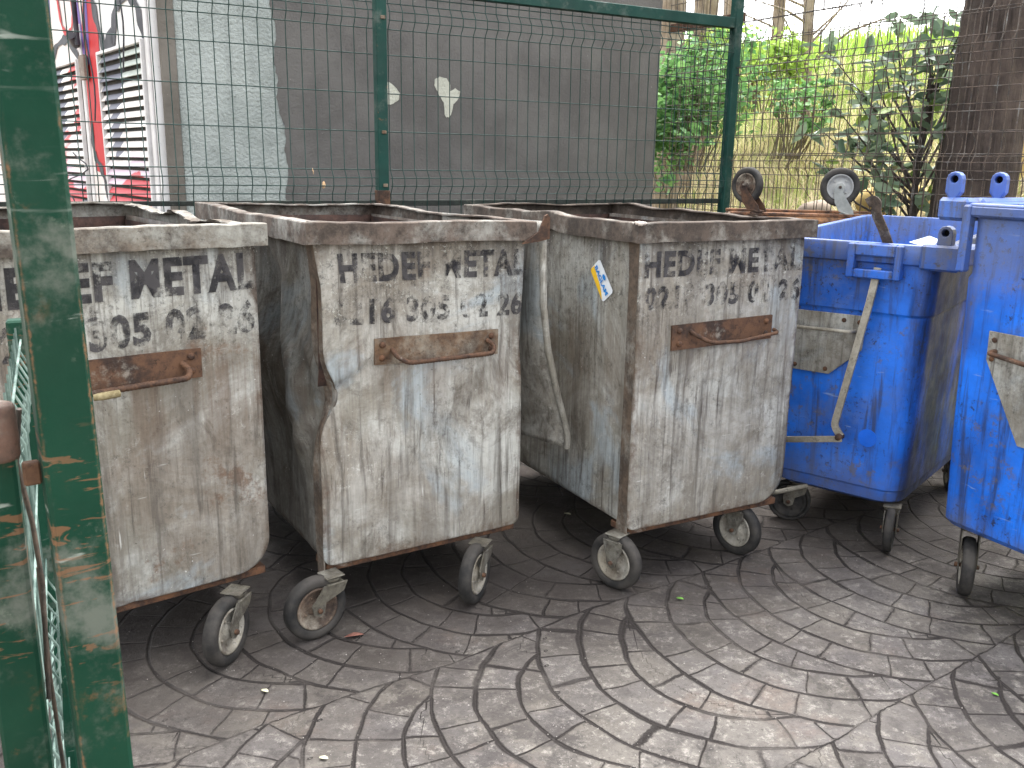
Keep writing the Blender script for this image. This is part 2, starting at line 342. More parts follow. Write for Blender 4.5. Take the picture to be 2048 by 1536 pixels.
BINS = [dict(pos=(-1.341, 2.142), yaw=.67, ins=.03, rl=.05, rr=.11, zb=.222, lean=.006),
        dict(pos=(-.600, 2.612), yaw=.563, ins=.03, rl=.035, rr=.03, zb=.215, lean=-.016),
        dict(pos=(.399, 2.932), yaw=.496, ins=.03, rl=.03, rr=.12, zb=.222, lean=.0)]
def gs(x, c, s): return np.exp(-((x-c)/s)**2)
def make_def(k):
    n1 = snoise(50+k, .007, 6.5, 7); n2 = snoise(60+k, .0025, 20., 8); n3 = snoise(70+k, .009, 5., 6)
    def front(u, z):
        """returns (u, dy) of a point on the front sheet"""
        dy = n1(u, 0, z)+n2(u, 0, z)
        if k == 1:
            fz_ = np.clip((1.235-z)/.12, 0, 1)
            u = u+fz_*(.055*gs(z, .77, .085)+.014*gs(z, 1.0, .25))*np.exp(-np.maximum(u-.03, 0)/.08)
            u = u+fz_*.012*np.clip((z-.3), 0, 1)*np.exp(-np.maximum(u-.03, 0)/.3) - .012*gs(z, .93, .1)*np.exp(-np.maximum(.765-u, 0)/.05)
            # crease running up and right from the dent, dish below it
            d = (z-.775)-.62*(u-.06); dy = dy+.016*np.exp(-(np.maximum(d, 0)/.012))*np.exp(-((u-.06)/.22)**2)*np.clip((z-.45)/.2, 0, 1)*(d > -.5)
            dy = dy+.014*gs(u-.5, (z-.6)*.9, .09)*gs(z, .65, .2)-.006*gs(u, .62, .05)*np.clip((.9-z)*3, 0, 1)
            dy = dy+.02*gs(z, .77, .05)*np.exp(-np.maximum(u-.03, 0)/.04)
        if k == 0: dy = dy+.012*gs(u, .55, .12)*gs(z, .62, .2)+.008*gs(u, .35, .02)*np.clip((.95-z)*2, 0, 1)
        if k == 2: dy = dy+.008*gs(u-.25, (z-.7)*.3, .03)*np.clip((z-.5)*2, 0, 1)*(z < .86)
        return u, dy
    def side(sgn, v, z):
        """inward push (toward bin middle) of a side wall"""
        p = (n3(sgn*3., v, z)+n2(sgn*5, v*2, z*.4))*np.clip(v/.15, 0, 1)
        if k == 1 and sgn < 0:
            p = p+(.055*gs(z, .77, .085)+.014*gs(z, 1.0, .25)+.012*np.clip(z-.3, 0, 1))*np.exp(-np.maximum(v, 0)/.14)
            p = p-.03*gs(v, .2+.12*(z-.7), .07)*gs(z, .8, .42)+.05*gs(v, .36+.18*(z-.7), .09)*gs(z, .85, .38)-.03*gs(v, .55, .1)*gs(z, .8, .3)
            p = p+.012*np.sin(v*60+5*gs(z, .78, .18))*gs(z, .75, .3)*np.clip(v*8, 0, 1)*np.exp(-v/.35)+.02*np.sin(v*30+3*np.sin(z*5))*gs(z, .72, .33)*np.clip(v*6, 0, 1)*np.exp(-v/.5)
        if k == 2 and sgn < 0: p = p+.012*gs(v, .1, .05)
        fade = np.clip((1.235-z)/.12, 0, 1); return p*fade
    return front, side

LET = {}
def lettering(k, text, u0, u1, z0, z1, tilt, front, parent, mat, bold=.03):
    cu = bpy.data.curves.new('t', 'FONT'); cu.body = text; cu.size = 1; cu.offset = bold; cu.space_character = 1.12; cu.resolution_u = 3
    to = bpy.data.objects.new('t', cu); COL.objects.link(to); dg = bpy.context.evaluated_depsgraph_get(); dg.update()
    me = bpy.data.meshes.new_from_object(to.evaluated_get(dg)); bpy.data.objects.remove(to)
    co = np.array([v.co[:] for v in me.vertices]); mn = co.min(0); mxx = co.max(0)
    for v in me.vertices:
        a = (v.co.x-mn[0])/(mxx[0]-mn[0]); b = (v.co.y-mn[1])/(mxx[1]-mn[1])
        u = u0+(u1-u0)*a; z = z0+(z1-z0)*b+tilt*(a-.5)
        uu, dy = front(u, z); v.co = (float(uu), float(IN+dy-.0045), z)
    me.materials.append(mat); o = bpy.data.objects.new('lettering', me); COL.objects.link(o); o.parent = parent
    return o
IN = .03
def letter_mat(seed, wear, col=(.022, .021, .024)):
    m = M('stencil paint'); m.k = seed*13
    X = m.xyz()
    n = m.ma('ADD', m.ma('MULTIPLY', m.noise(46, 9, .85), .45), m.ma('MULTIPLY', m.noise(1, 6, .65, sc=(26, 26, 5)), .3))
    n = m.ma('ADD', n, m.ma('MULTIPLY', m.noise(7, 4, .6), .35))
    ramp = m.ma('ADD', wear, 0)
    m.fin(m.mx(m.rg(m.noise(20, 5), .4, .6), col, (.075, .07, .072)), .65)
    tr = m.n('BsdfTransparent'); ms = m.n('MixShader'); a = m.rg(m.ma('SUBTRACT', n, ramp), -.02, .06, .0, .86)
    m.lk(a, ms.inputs[0]); m.t.links.new(tr.outputs[0], ms.inputs[1]); m.t.links.new(m.b.outputs[0], ms.inputs[2]); m.t.links.new(ms.outputs[0], m.out.inputs[0])
    return m.m

def make_bin(k, label):
    B = BINS[k]; t = thing('steel_bin', label, 'bin', (*B['pos'], 0), B['yaw'], 'grey steel wheeled bins in a row')
    t.rotation_euler.y = -B['lean']*0
    front, side = make_def(k); ins = B['ins']; zb, rl, rr = B['zb'], B['rl'], B['rr']
    lean = lambda u, z: z + B['lean']*(u-W/2)*np.clip((z-.9)/.4, 0, 1)
    u0, u1 = ins, W-ins
    # front sheet
    NU, NZ = 60, 96; m = MB(); vs = []
    for j in range(NZ+1):
        z = zb+(1.25-zb)*(j/NZ)**1.25
        a = u0+(rl-sqrt(max(0, rl*rl-(rl-min(z-zb, rl))**2)) if z-zb < rl else 0); b = u1-(rr-sqrt(max(0, rr*rr-(rr-min(z-zb, rr))**2)) if z-zb < rr else 0)
        for i in range(NU+1):
            u = a+(b-a)*i/NU; uu, dy = front(u, z); vs.append((float(uu), float(IN+dy), float(lean(u, z))))
    fs = [(j*(NU+1)+i, j*(NU+1)+i+1, (j+1)*(NU+1)+i+1, (j+1)*(NU+1)+i) for j in range(NZ) for i in range(NU)]
    m.add(vs, fs, True)
    mat = steel('weathered steel', k+1, rust=(.9, .45, .2)[k], dirt=(.6, .5, .7)[k], light=(.9, 1.0, 1.02)[k], edges=(u0, u1, zb, 1.25))
    fo = solid(m.build('front_panel', mat, t), .004, 0)
    # U-shaped side and bottom sheet, front to back
    prof = []; e = .005; r0, r1 = max(.03, rl-.004), max(.03, rr-.004); zz = zb+.006
    for j in range(41): prof.append((u0+e, 1.255-(1.255-zz-r0)*j/40, -1))
    for a in range(1, 7): an = a/6*pi/2; prof.append((u0+e+r0*(1-cos(an)), zz+r0-r0*sin(an), -1 if a < 3 else 0))
    for j in range(1, 8): prof.append((u0+e+r0+(u1-u0-2*e-r0-r1)*j/8, zz, 0))
    for a in range(0, 7): an = a/6*pi/2; prof.append((u1-e-r1*(1-sin(an)), zz+r1*(1-cos(an)), 1 if a > 3 else 0))
    for j in range(1, 41): prof.append((u1-e, zz+r1+(1.255-zz-r1)*j/40, 1))
    m = MB(); vs = []; NV = 70; y0, y1 = IN+.004, D-.03
    for q in range(NV+1):
        v = y0+(y1-y0)*q/NV
        for (u, z, s) in prof:
            if s == -1: uu = u+float(side(-1, v-y0, z)); 
            elif s == 1: uu = u-float(side(1, v-y0, z))
            else: uu = u
            yy = v
            if q == 0: yy = v+max(0., float(front(uu, z)[1]))
            vs.append((uu, yy, float(lean(u, z))))
    P = len(prof); fs = [(q*P+i, q*P+i+1, (q+1)*P+i+1, (q+1)*P+i) for q in range(NV) for i in range(P-1)]
    m.add(vs, fs, True)
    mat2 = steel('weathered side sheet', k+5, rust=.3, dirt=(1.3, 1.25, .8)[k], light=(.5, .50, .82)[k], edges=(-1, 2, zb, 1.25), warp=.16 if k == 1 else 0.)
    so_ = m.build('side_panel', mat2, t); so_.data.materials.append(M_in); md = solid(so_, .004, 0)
    # back sheet
    m = MB(); vs = []; NU2, NZ2 = 24, 24; nb = snoise(90+k, .01, 6, 6)
    for j in range(NZ2+1):
        for i in range(NU2+1):
            u = u0+.004+(u1-u0-.008)*i/NU2; z = zb+.012+(1.25-zb-.012)*j/NZ2
            if z < zb+.1: u = u0+.03+(u1-u0-.1)*i/NU2
            vs.append((u, D-.03+float(nb(u, 0, z)), float(lean(u, z))))
    m.add(vs, [(j*(NU2+1)+i, j*(NU2+1)+i+1, (j+1)*(NU2+1)+i+1, (j+1)*(NU2+1)+i) for j in range(NZ2) for i in range(NU2)], True)
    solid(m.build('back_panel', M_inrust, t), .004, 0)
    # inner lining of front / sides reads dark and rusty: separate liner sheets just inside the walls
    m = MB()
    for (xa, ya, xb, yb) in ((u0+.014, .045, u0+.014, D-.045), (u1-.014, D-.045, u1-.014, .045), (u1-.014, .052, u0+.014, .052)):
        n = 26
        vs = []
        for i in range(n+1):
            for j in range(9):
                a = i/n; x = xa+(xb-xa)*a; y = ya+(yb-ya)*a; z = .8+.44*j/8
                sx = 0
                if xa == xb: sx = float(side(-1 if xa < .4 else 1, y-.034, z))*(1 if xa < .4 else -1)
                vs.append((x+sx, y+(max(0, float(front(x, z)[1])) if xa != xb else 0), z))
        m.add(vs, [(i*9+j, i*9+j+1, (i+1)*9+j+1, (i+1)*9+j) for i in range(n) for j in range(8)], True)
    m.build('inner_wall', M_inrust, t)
    # rim: angle iron swept round the top, slightly bent
    nr = snoise(110+k, .006, 9, 6); nr2 = snoise(130+k, .003, 40, 6)
    cs = [(0, 1.236), (0, 1.297), (.003, 1.30), (.042, 1.300), (.043, 1.295), (.005, 1.293), (.004, 1.236)]
    ring = []; n = 44
    cor = [(0, 0), (W, 0), (W, D), (0, D)]; nrm = [(1, 1), (-1, 1), (-1, -1), (1, -1)]
    for c in range(4):
        (xa, ya), (xb, yb) = cor[c], cor[(c+1) % 4]; na, nb_ = nrm[c], nrm[(c+1) % 4]
        for i in range(n):
            a = i/n
            ring.append((xa+(xb-xa)*a, ya+(yb-ya)*a, na[0] if i == 0 else (0 if c % 2 == 0 else na[0]), na[1] if i == 0 else (na[1] if c % 2 == 0 else 0), c, a))
    vs = []
    for (x, y, nx, ny, c, a) in ring:
        wob = sin(pi*a)
        amp = 1.0 if c in (0,) else (3.0 if k != 0 else 4.2)
        ox = float(nr(x, y, 1))*amp*wob; oz = float(nr(y, x, 2))*amp*wob*.9+float(nr2(x, y, 0))
        if k == 0 and c == 1: oz += -.012*wob*(1+.6*sin(a*21)); 
        if k == 2 and c == 1: oz += .012*gs(a, .85, .1)-.01*wob
        if k == 1 and c == 1: ox += .012*wob
        for (o_, z) in cs:
            jit = 0
            if k == 0 and c == 1 and o_ > .03: jit = .012*(random.random()-.5); 
            oo = o_+jit
            vs.append((x+nx*oo+(ox if c % 2 else 0), y+ny*oo+(ox if c % 2 == 0 else 0), float(lean(x, z))+oz+jit*.5))
    P = len(cs); Nn = len(ring)
    m = MB(); m.add(vs, [(q*P+i, q*P+(i+1) % P, ((q+1) % Nn)*P+(i+1) % P, ((q+1) % Nn)*P+i) for q in range(Nn) for i in range(P)], False)
    m.build('rim', M_rimk[k], t)
    # corner strips running down to the caster plates
    m = MB()
    n = 40
    for (uc, sg, zlow) in (((u0, -1, .148 if k else .2), ) if k else ()):
        for a, b in ((0, .062),):
            vs = []
            for j in range(n+1):
                z = zlow+(1.24-zlow)*j/n
                for y in (IN+.002, IN+.03, IN+.062):
                    push = float(side(-1, y-IN, z)) if z > zb+.03 else 0
                    for off in (-.0035, .0005): vs.append((uc+e+push+off-.001+(0 if z > zb+.03 else .0), y+float(front(uc, max(z, zb))[1])*(y < IN+.01), float(lean(uc, z))))
            for j in range(n):
                for s_ in range(2):
                    o_ = j*6+s_*2; q = o_+6
                    m.add([vs[o_], vs[o_+2], vs[q+2], vs[q], vs[o_+1], vs[o_+3], vs[q+3], vs[q+1]], [(0, 1, 2, 3), (4, 7, 6, 5), (0, 4, 5, 1), (3, 2, 6, 7), (0, 3, 7, 4), (1, 5, 6, 2)], False)
    if k: m.build('corner_strip', M_post, t)
    # channel under the body
    for y_ in (IN+.012, D-.13):
        m = MB(); m.box((u0+.012, y_, zb-.024), (u1-.012, y_+.1, zb+.002), None, .003); m.build('base_channel', M_rust2, t)
    return t, front, side

M_rimk = [rusty('grimy rim a', 31, c1=(.20, .165, .13), c2=(.075, .06, .05), pale=(.48, .48, .43), paleamt=1.25), rusty('grimy rim b', 33, c1=(.17, .13, .105), c2=(.06, .048, .04), pale=(.42, .41, .37), paleamt=.95), rusty('grimy rim c', 38, c1=(.13, .1, .08), c2=(.055, .045, .038), pale=(.34, .32, .28), paleamt=.7)]

def world2bin(k, x, y):
    B = BINS[k]; dx, dy = x-B['pos'][0], y-B['pos'][1]; a = B['yaw']; return dx*cos(a)+dy*sin(a), -dx*sin(a)+dy*cos(a)
def put_caster(t, k, x, y, deg, rm=None, **kw):
    u, v = world2bin(k, x, y); return caster(t, u, v, radians(deg)-BINS[k]['yaw'], ztop=BINS[k]['zb']-.012, rimmat=rm, **kw)

# --- bin 0 (left)
t0, f0, s0 = make_bin(0, 'browner, rustier steel bin at the left end of the row, behind the green gate post')
lm = letter_mat(3, .495); lettering(0, 'HEDEF METAL', .03, .762, 1.105, 1.212, .012, f0, t0, lm, .045)
lm = letter_mat(5, .515); lettering(0, '0216 305 02 26', .03, .755, .972, 1.07, .02, f0, t0, lm, .045)
def handle(t, front, a, b, z0, z1, slant, rod, mat, rodr=.0065, rib=True, rodmat=None):
    m = MB(); n = 12; vs = []
    for i in range(n+1):
        u = a+(b-a)*i/n; sz = slant*(i/n-.5)
        for z in (z0+sz, z1+sz):
            uu, dy = front(u, z); 
            for o_ in (-.0105, -.0025): vs.append((float(uu), IN+float(dy)+o_, z))
    for i in range(n):
        q = i*4; r_ = q+4; m.add([vs[q], vs[q+2], vs[r_+2], vs[r_], vs[q+1], vs[q+3], vs[r_+3], vs[r_+1]], [(0, 1, 2, 3), (4, 7, 6, 5), (0, 4, 7, 3), (1, 2, 6, 5)]+([(0, 1, 5, 4)] if i == 0 else [])+([(3, 7, 6, 2)] if i == n-1 else []))
    p = m.build('handle_plate', mat, t)
    m = rebar(rounded(rod, .018), rodr, rib); m.build('grab_bar', rodmat or M_rust, p)
    for (u, z) in ((a+.03, z1-.02+slant*-.4), (b-.03, z1-.02+slant*.4), (a+.03, z0+.022-slant*.4), (b-.03, z0+.022+slant*.4)):
        bb = MB(); bb.lathe([(.0105, 0), (.0105, -.004), (.006, -.008), (.0005, -.009)], 10, Matrix.Translation((u, IN-.0105+float(front(u, z)[1]), z)) @ Matrix.Rotation(pi/2, 4, 'Z'))
        bb.build('rivet', M_rust2, p)
    return p
handle(t0, f0, .14, .588, .868, .952, .0, [(.20, IN-.012, .885), (.20, IN-.05, .868), (.535, IN-.055, .880), (.545, IN-.03, .9), (.53, IN-.010, .915)], M_rust, .0085)
put_caster(t0, 0, -.845, 2.445, -14, lead=.06)
put_caster(t0, 0, -1.42, 2.03, -60)
put_caster(t0, 0, -1.62, 3.52, 20); put_caster(t0, 0, -2.1, 3.15, 60)
m = MB(); m.tube([(.28, IN-.06, .862), (.30, IN-.066, .864), (.345, IN-.066, .866)], [.009, .011, .010], 8); m.build('cloth_tie', plain('yellowish cloth', (.2, .16, .08), (.36, .3, .17), 60), t0)

# --- bin 1 (middle, dented)
t1, f1, s1 = make_bin(1, 'dented steel bin, second from the left, left edge crumpled inward below the handle')
lm = letter_mat(8, .525); lettering(1, 'HEDEF METAL', .10, .775, 1.118, 1.207, -.008, f1, t1, lm, .042)
lm = letter_mat(9, .535); lettering(1, '0216 305 02 26', .07, .77, .985, 1.068, -.012, f1, t1, lm, .042)
handle(t1, f1, .212, .668, .855, .94, -.006, [(.275, IN-.008, .905), (.275, IN-.042, .888), (.31, IN-.052, .866), (.62, IN-.052, .868), (.635, IN-.035, .89), (.62, IN-.008, .905)], M_rustpale, .0075)
put_caster(t1, 1, -.612, 2.600, -50, M_hubrust, lead=.06)
put_caster(t1, 1, -.118, 2.86, -20, lead=.05)
put_caster(t1, 1, -1.22, 3.62, 30); put_caster(t1, 1, -.72, 3.98, 60)
# bent corner gusset and the buckled side flap that leans out toward the next bin
m = MB(); m.prism([(.735, 1.222), (.800, 1.228), (.842, 1.236), (.842, 1.305), (.832, 1.318), (.822, 1.312), (.800, 1.262)], -.012, -.004); m.build('corner_gusset', M_rust, t1)
def flap():
    m = MB(); vs = []; fs = []
    edge = [(1.300, .868, .05), (1.24, .850, .04), (1.12, .838, .02), (1.0, .842, .015), (.85, .868, .02), (.70, .915, .03), (.52, .985, .05), (.455, .99, .055)]
    zs = [e_[0] for e_ in edge]; nz, nv = 40, 14; E = []
    for j in range(nz+1):
        z = 1.29+(.46-1.29)*j/nz; u = float(np.interp(-z, [-q for q in zs], [e_[1] for e_ in edge])); v = float(np.interp(-z, [-q for q in zs], [e_[2] for e_ in edge]))
        E.append((u, v, z))
        for i in range(nv+1):
            a = i/nv; ub = W-.028; vb = .62; vs.append((u+(ub-u)*a**.8+.02*sin(pi*a)*sin(z*7), v+(vb-v)*a, z+(.06*a if z < .6 else 0)))
    for j in range(nz):
        for i in range(nv): q = j*(nv+1)+i; fs.append((q, q+1, q+nv+2, q+nv+1))
    m.add(vs, fs, True); o = solid(m.build('side_flap', steel('flap sheet', 22, rust=.2, dirt=.6, light=.8), t1), .003)
    m = MB(); m.tube([(u-.002, v-.004, z) for (u, v, z) in E], .014, 10, flat=.8); m.build('flap_lip', steel('flap lip', 24, rust=.2, dirt=.4, light=.9), o)
flap()

# --- bin 2 (right)
t2, f2, s2 = make_bin(2, 'straight steel bin beside the blue bins, small yellow and white sticker on its left side')
lm = letter_mat(14, .53); lettering(2, 'HEDEF METAL', .05, .752, 1.118, 1.205, .0, f2, t2, lm, .042)
lm = letter_mat(19, .55); lettering(2, '0216 305 02 26', .055, .762, 1.008, 1.09, .0, f2, t2, lm, .042)
handle(t2, f2, .175, .635, .868, .955, .008, [(.252, IN-.010, .93), (.262, IN-.035, .915), (.32, IN-.05, .887), (.45, IN-.056, .884), (.632, IN-.045, .90), (.642, IN-.012, .905)], M_rust, .007, False)
put_caster(t2, 2, .384, 2.985, -132, lead=.0)
put_caster(t2, 2, .892, 3.30, -138, lead=.0)
put_caster(t2, 2, -.10, 3.92, 60); put_caster(t2, 2, .40, 4.2, 20)
# torn weld and scale at the rim corner
m = MB()
for i in range(26):
    m.lathe([(.0005, 0), (.006, .001), (.005, .005), (.0005, .007)], 6, Matrix.Translation((random.gauss(.012, .012), random.gauss(.01, .008), 1.297+random.uniform(0, .004))) @ Matrix.Rotation(random.uniform(0, 6), 4, 'X') @ Matrix.Scale(random.uniform(.5, 1.3), 4))
m.build('weld_scale', plain('pale scale', (.5, .42, .36), (.7, .64, .58), 60), t2)
def sticker():
    # on the left side sheet, tilted about 33 degrees
    root = None
    n = Vector((-1, 0, 0)); cy, cz = .245, 1.085; an = radians(52)
    def P(a, b, off):  # a along the sticker's long side, b across
        # seen from outside (-x side) right-hand is -y ... +y away
        y = cy-(a*cos(an)-b*sin(an))*1.0; z = cz-(a*sin(an)+b*cos(an))*1.0
        return (IN+.005+float(s2(-1, y-.034, z))-off, y, z)
    def sheet(poly, off, name, mat, par, ns=8):
        m = MB(); m.add([P(a, b, off) for a, b in poly], [tuple(range(len(poly)))]); return m.build(name, mat, par)
    w_, h_ = .068, .036
    rr_ = [(-w_+.008, -h_), (w_-.008, -h_), (w_, -h_+.008), (w_, h_-.008), (w_-.008, h_), (-w_+.008, h_), (-w_, h_-.008), (-w_, -h_+.008)]
    wh = plain('sticker white', (.72, .76, .8), (.82, .85, .87), 30, .35, .02); ye = plain('sticker yellow', (.85, .5, .02), (.9, .56, .04), 30, .35, .02); bl = plain('sticker blue', (.01, .2, .62), (.02, .26, .7), 30, .35, .02)
    s_ = sheet(rr_, .006, 'sticker', wh, t2)
    sheet([(-w_+.003, .004), (-w_*.5, .012), (0, .014), (w_*.4, .02), (w_*.8, h_-.004), (w_-.01, h_-.001), (-w_+.008, h_-.001), (-w_+.001, h_-.009)], .0068, 'yellow_band', ye, s_)
    sheet([(.012*cos(q)+.0, -.022+.008*sin(q)) for q in np.linspace(0, 2*pi, 14)[:-1]], .0068, 'blue_emblem', bl, s_)
    cu = bpy.data.curves.new('t', 'FONT'); cu.body = 'BAGLAM'; cu.size = 1; cu.offset = .03
    to = bpy.data.objects.new('t', cu); COL.objects.link(to); dg = bpy.context.evaluated_depsgraph_get(); dg.update()
    me = bpy.data.meshes.new_from_object(to.evaluated_get(dg)); bpy.data.objects.remove(to)
    co = np.array([v.co[:] for v in me.vertices]); mn = co.min(0); mxx = co.max(0)
    for v in me.vertices:
        a = (v.co.x-mn[0])/(mxx[0]-mn[0]); b = (v.co.y-mn[1])/(mxx[1]-mn[1]); v.co = P(-w_*.86+w_*1.72*a, .008-.019*b, .0076)
    me.materials.append(bl); o = bpy.data.objects.new('sticker_text', me); COL.objects.link(o); o.parent = s_
sticker()

# ------------------------------------------------------------ blue plastic bins
def rrect(w0, w1, d0, d1, r, n=6):
    out = []
    for (cx, cy, a0) in ((w1-r, d1-r, 0), (w0+r, d1-r, 90), (w0+r, d0+r, 180), (w1-r, d0+r, 270)):
        for i in range(n+1): a = radians(a0+90*i/n); out.append((cx+r*cos(a), cy+r*sin(a)))
    return out
def shell(Wb, Db, levels, inner, mat, parent, name='body', zf=None):
    """levels: (z, inset, radius) outer from the bottom up; inner the same going down"""
    m = MB(); vs = []; fs = []; n = None
    for (z, i_, r) in levels+inner:
        R_ = rrect(i_, Wb-i_, i_, Db-i_, r, 8); n = len(R_)
        for (x, y) in R_: vs.append((x, y, z+(zf(x, y) if zf and z > .9 else 0)))
    L = len(levels)+len(inner)
    for l in range(L-1):
        for i in range(n): a = l*n+i; b = l*n+(i+1) % n; fs.append((a, b, b+n, a+n))
    fs.append(tuple(range(n))[::-1]); fs.append(tuple(range((L-1)*n, L*n)))
    m.add(vs, fs, True); o = m.build(name, mat, parent); bevel(o, .003, 2)
    try:
        for p in o.data.polygons: p.use_smooth = True
        o.data.set_sharp_from_angle(angle=radians(32))
    except Exception: pass
    return o
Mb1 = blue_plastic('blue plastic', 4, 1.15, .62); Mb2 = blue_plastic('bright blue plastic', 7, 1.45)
M_plate = steel('grey bracket plate', 27, rust=.1, dirt=.9, light=.8); M_rod = rusty('dirty zinc rod', 19, c1=(.33, .3, .24), c2=(.2, .18, .14), pale=(.5, .47, .4), paleamt=1., rough=.6)
def hull(o, mat): return o
# --- blue bin 1
W1, D1 = .68, 1.16
b1 = thing('blue_bin', 'blue plastic bin with a bent metal lever over its rim, beside the last steel bin', 'bin', (1.006, 3.655, 0), atan2(-.64, .77))
b1['group'] = 'blue plastic wheeled bins'
lv = [(.185, .10, .08), (.20, .075, .09), (.245, .068, .09), (.25, .062, .09), (.6, .052, .085), (.93, .04, .08), (.945, .04, .08), (.955, .032, .08), (1.09, .026, .07)]
lv += [(1.14, .022, .07), (1.143, .0, .05), (1.147, -.002, .05), (1.208, -.002, .05), (1.216, .002, .05)]
inn = [(1.216, .03, .05), (1.2, .034, .05), (.7, .06, .08), (.3, .09, .08)]
zf1 = lambda x, y: .03*max(0, y/D1-.1)+.02*max(0, min(1, (y-.8)/.3))
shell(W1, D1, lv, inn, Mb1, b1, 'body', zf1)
# grip block with slot
m = MB()
for bx in (((.345, -.03, 1.085), (.372, .03, 1.212)), ((.518, -.03, 1.085), (.542, .03, 1.212)), ((.372, -.028, 1.085), (.518, .03, 1.118)), ((.372, -.028, 1.168), (.518, .03, 1.212))):
    m.box(bx[0], bx[1], None, .004)
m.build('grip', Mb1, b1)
# hinge lug and corner block
def lug(mb, x, y, z0, z1, wx, wy, r=.018, dirx=True):
    """upright lug, rounded top with a hole through y; profile in x-z"""
    prof = [(-wx/2, z0), (wx/2, z0)]; cz = z1-wx/2
    for i in range(9): a = pi*i/8; prof.append((wx/2*cos(a), cz+wx/2*sin(a)))
    hole = [(r*cos(-2*pi*i/12), cz+r*sin(-2*pi*i/12)) for i in range(12)]
    outer = [Vector((a, 0, b)) for a, b in prof]
    # ring faces: connect outer outline resampled to the 12 hole points
    out = []
    for (hx, hz) in hole:
        d = Vector((hx, 0, hz-cz)).normalized()
        t = 9
        if abs(d.x) > 1e-6: t = min(t, (wx/2)/abs(d.x))
        if d.z < 0: t = min(t, (cz-z0)/-d.z)
        elif d.z > 0: t = min(t, wx/2)
        out.append((d.x*t, cz+d.z*t))
    vs = []; n = 12
    for yy in (y-wy/2, y+wy/2):
        vs += [(x+a, yy, b) for a, b in out]+[(x+a, yy, b) for a, b in hole]
    fs = []
    for i in range(n):
        j = (i+1) % n
        fs += [(i, j, n+j, n+i), (2*n+i, 3*n+i, 3*n+j, 2*n+j), (i, 2*n+i, 2*n+j, j), (n+i, n+j, 3*n+j, 3*n+i)]
    mb.add(vs, fs)
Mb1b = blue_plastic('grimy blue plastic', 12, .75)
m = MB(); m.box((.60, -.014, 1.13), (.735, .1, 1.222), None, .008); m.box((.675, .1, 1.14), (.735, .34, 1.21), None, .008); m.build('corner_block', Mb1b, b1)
M_hole = plain('dark hole', (.004, .004, .006), (.01, .01, .012), 10)
for yy in (.03, .62, .95):
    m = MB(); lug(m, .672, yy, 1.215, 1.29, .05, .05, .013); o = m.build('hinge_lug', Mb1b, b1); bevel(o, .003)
    mm = MB(); mm.lathe([(.0005, -.002), (.0126, -.002), (.0126, .002), (.0005, .002)], 12, Matrix.Translation((.672, yy+.012, 1.265)) @ Matrix.Rotation(pi/2, 4, 'Z')); mm.build('pin_hole', M_hole, o)
# bracket plate, handle
m = MB(); m.prism([(.03, .93), (.426, .934), (.418, .80), (.30, .688), (.14, .688), (.03, .80)], .030, .036); pl = bevel(m.build('bracket_plate', M_plate, b1), .0015)
m = rebar(rounded([(.09, .03, .865), (.09, -.005, .865), (.375, -.01, .873), (.388, .03, .873)], .015), .0075, False); m.build('grab_bar', M_rod, pl)
for (u, z) in ((.40, .908), (.34, .91), (.395, .83), (.285, .708), (.1, .91), (.16, .708), (.06, .83)):
    m = MB(); m.lathe([(.009, 0), (.009, -.003), (.005, -.006), (.0005, -.0065)], 10, Matrix.Translation((u, .030, z)) @ Matrix.Rotation(pi/2, 4, 'Z')); m.build('rivet', M_rust2, pl)
# lever bars
def bar(pts, wd, th, name, mat, parent, rad=.03):
    P_ = rounded(pts, rad, 6); m = MB(); vs = []
    for i, p in enumerate(P_):
        tt = (P_[min(i+1, len(P_)-1)]-P_[max(0, i-1)]).normalized(); nn = Vector((0, 1, 0)); ss = tt.cross(nn).normalized(); nn = ss.cross(tt)
        for (a, b) in ((-1, -1), (1, -1), (1, 1), (-1, 1)): vs.append(p+ss*a*wd/2+nn*b*th/2)
    fs = [(i*4+k_, i*4+(k_+1) % 4, (i+1)*4+(k_+1) % 4, (i+1)*4+k_) for i in range(len(P_)-1) for k_ in range(4)]+[(0, 1, 2, 3), tuple(range(len(vs)-4, len(vs)))]
    m.add(vs, fs); return bevel(m.build(name, mat, parent), .002)
lev = bar([(.455, .0, 1.125), (.445, -.022, .99), (.365, -.03, .50), (.395, -.03, .463)], .027, .014, 'lever_rod', M_rod, b1, .02)
bar([(.405, -.045, .458), (.28, -.045, .43), (.14, -.045, .40), (.10, -.04, .39)], .024, .012, 'pedal_arm', M_rod, lev, .02)
m = MB(); m.lathe([(.0005, -.018), (.012, -.018), (.014, -.01), (.014, .02), (.0005, .02)], 12, Matrix.Translation((.392, -.036, .462)) @ Matrix.Rotation(pi/2, 4, 'Z')); m.build('pivot_bolt', M_rust, lev)
bar([(.475, .04, 1.20), (.452, .01, 1.27), (.425, -.0, 1.325), (.425, .0, 1.36), (.41, .0, 1.372), (.39, .0, 1.358)], .034, .010, 'lever_hook', rusty('worn dark bar', 21, c1=(.12, .09, .07), c2=(.035, .028, .025), pale=(.42, .4, .38), paleamt=.9), b1, .02)
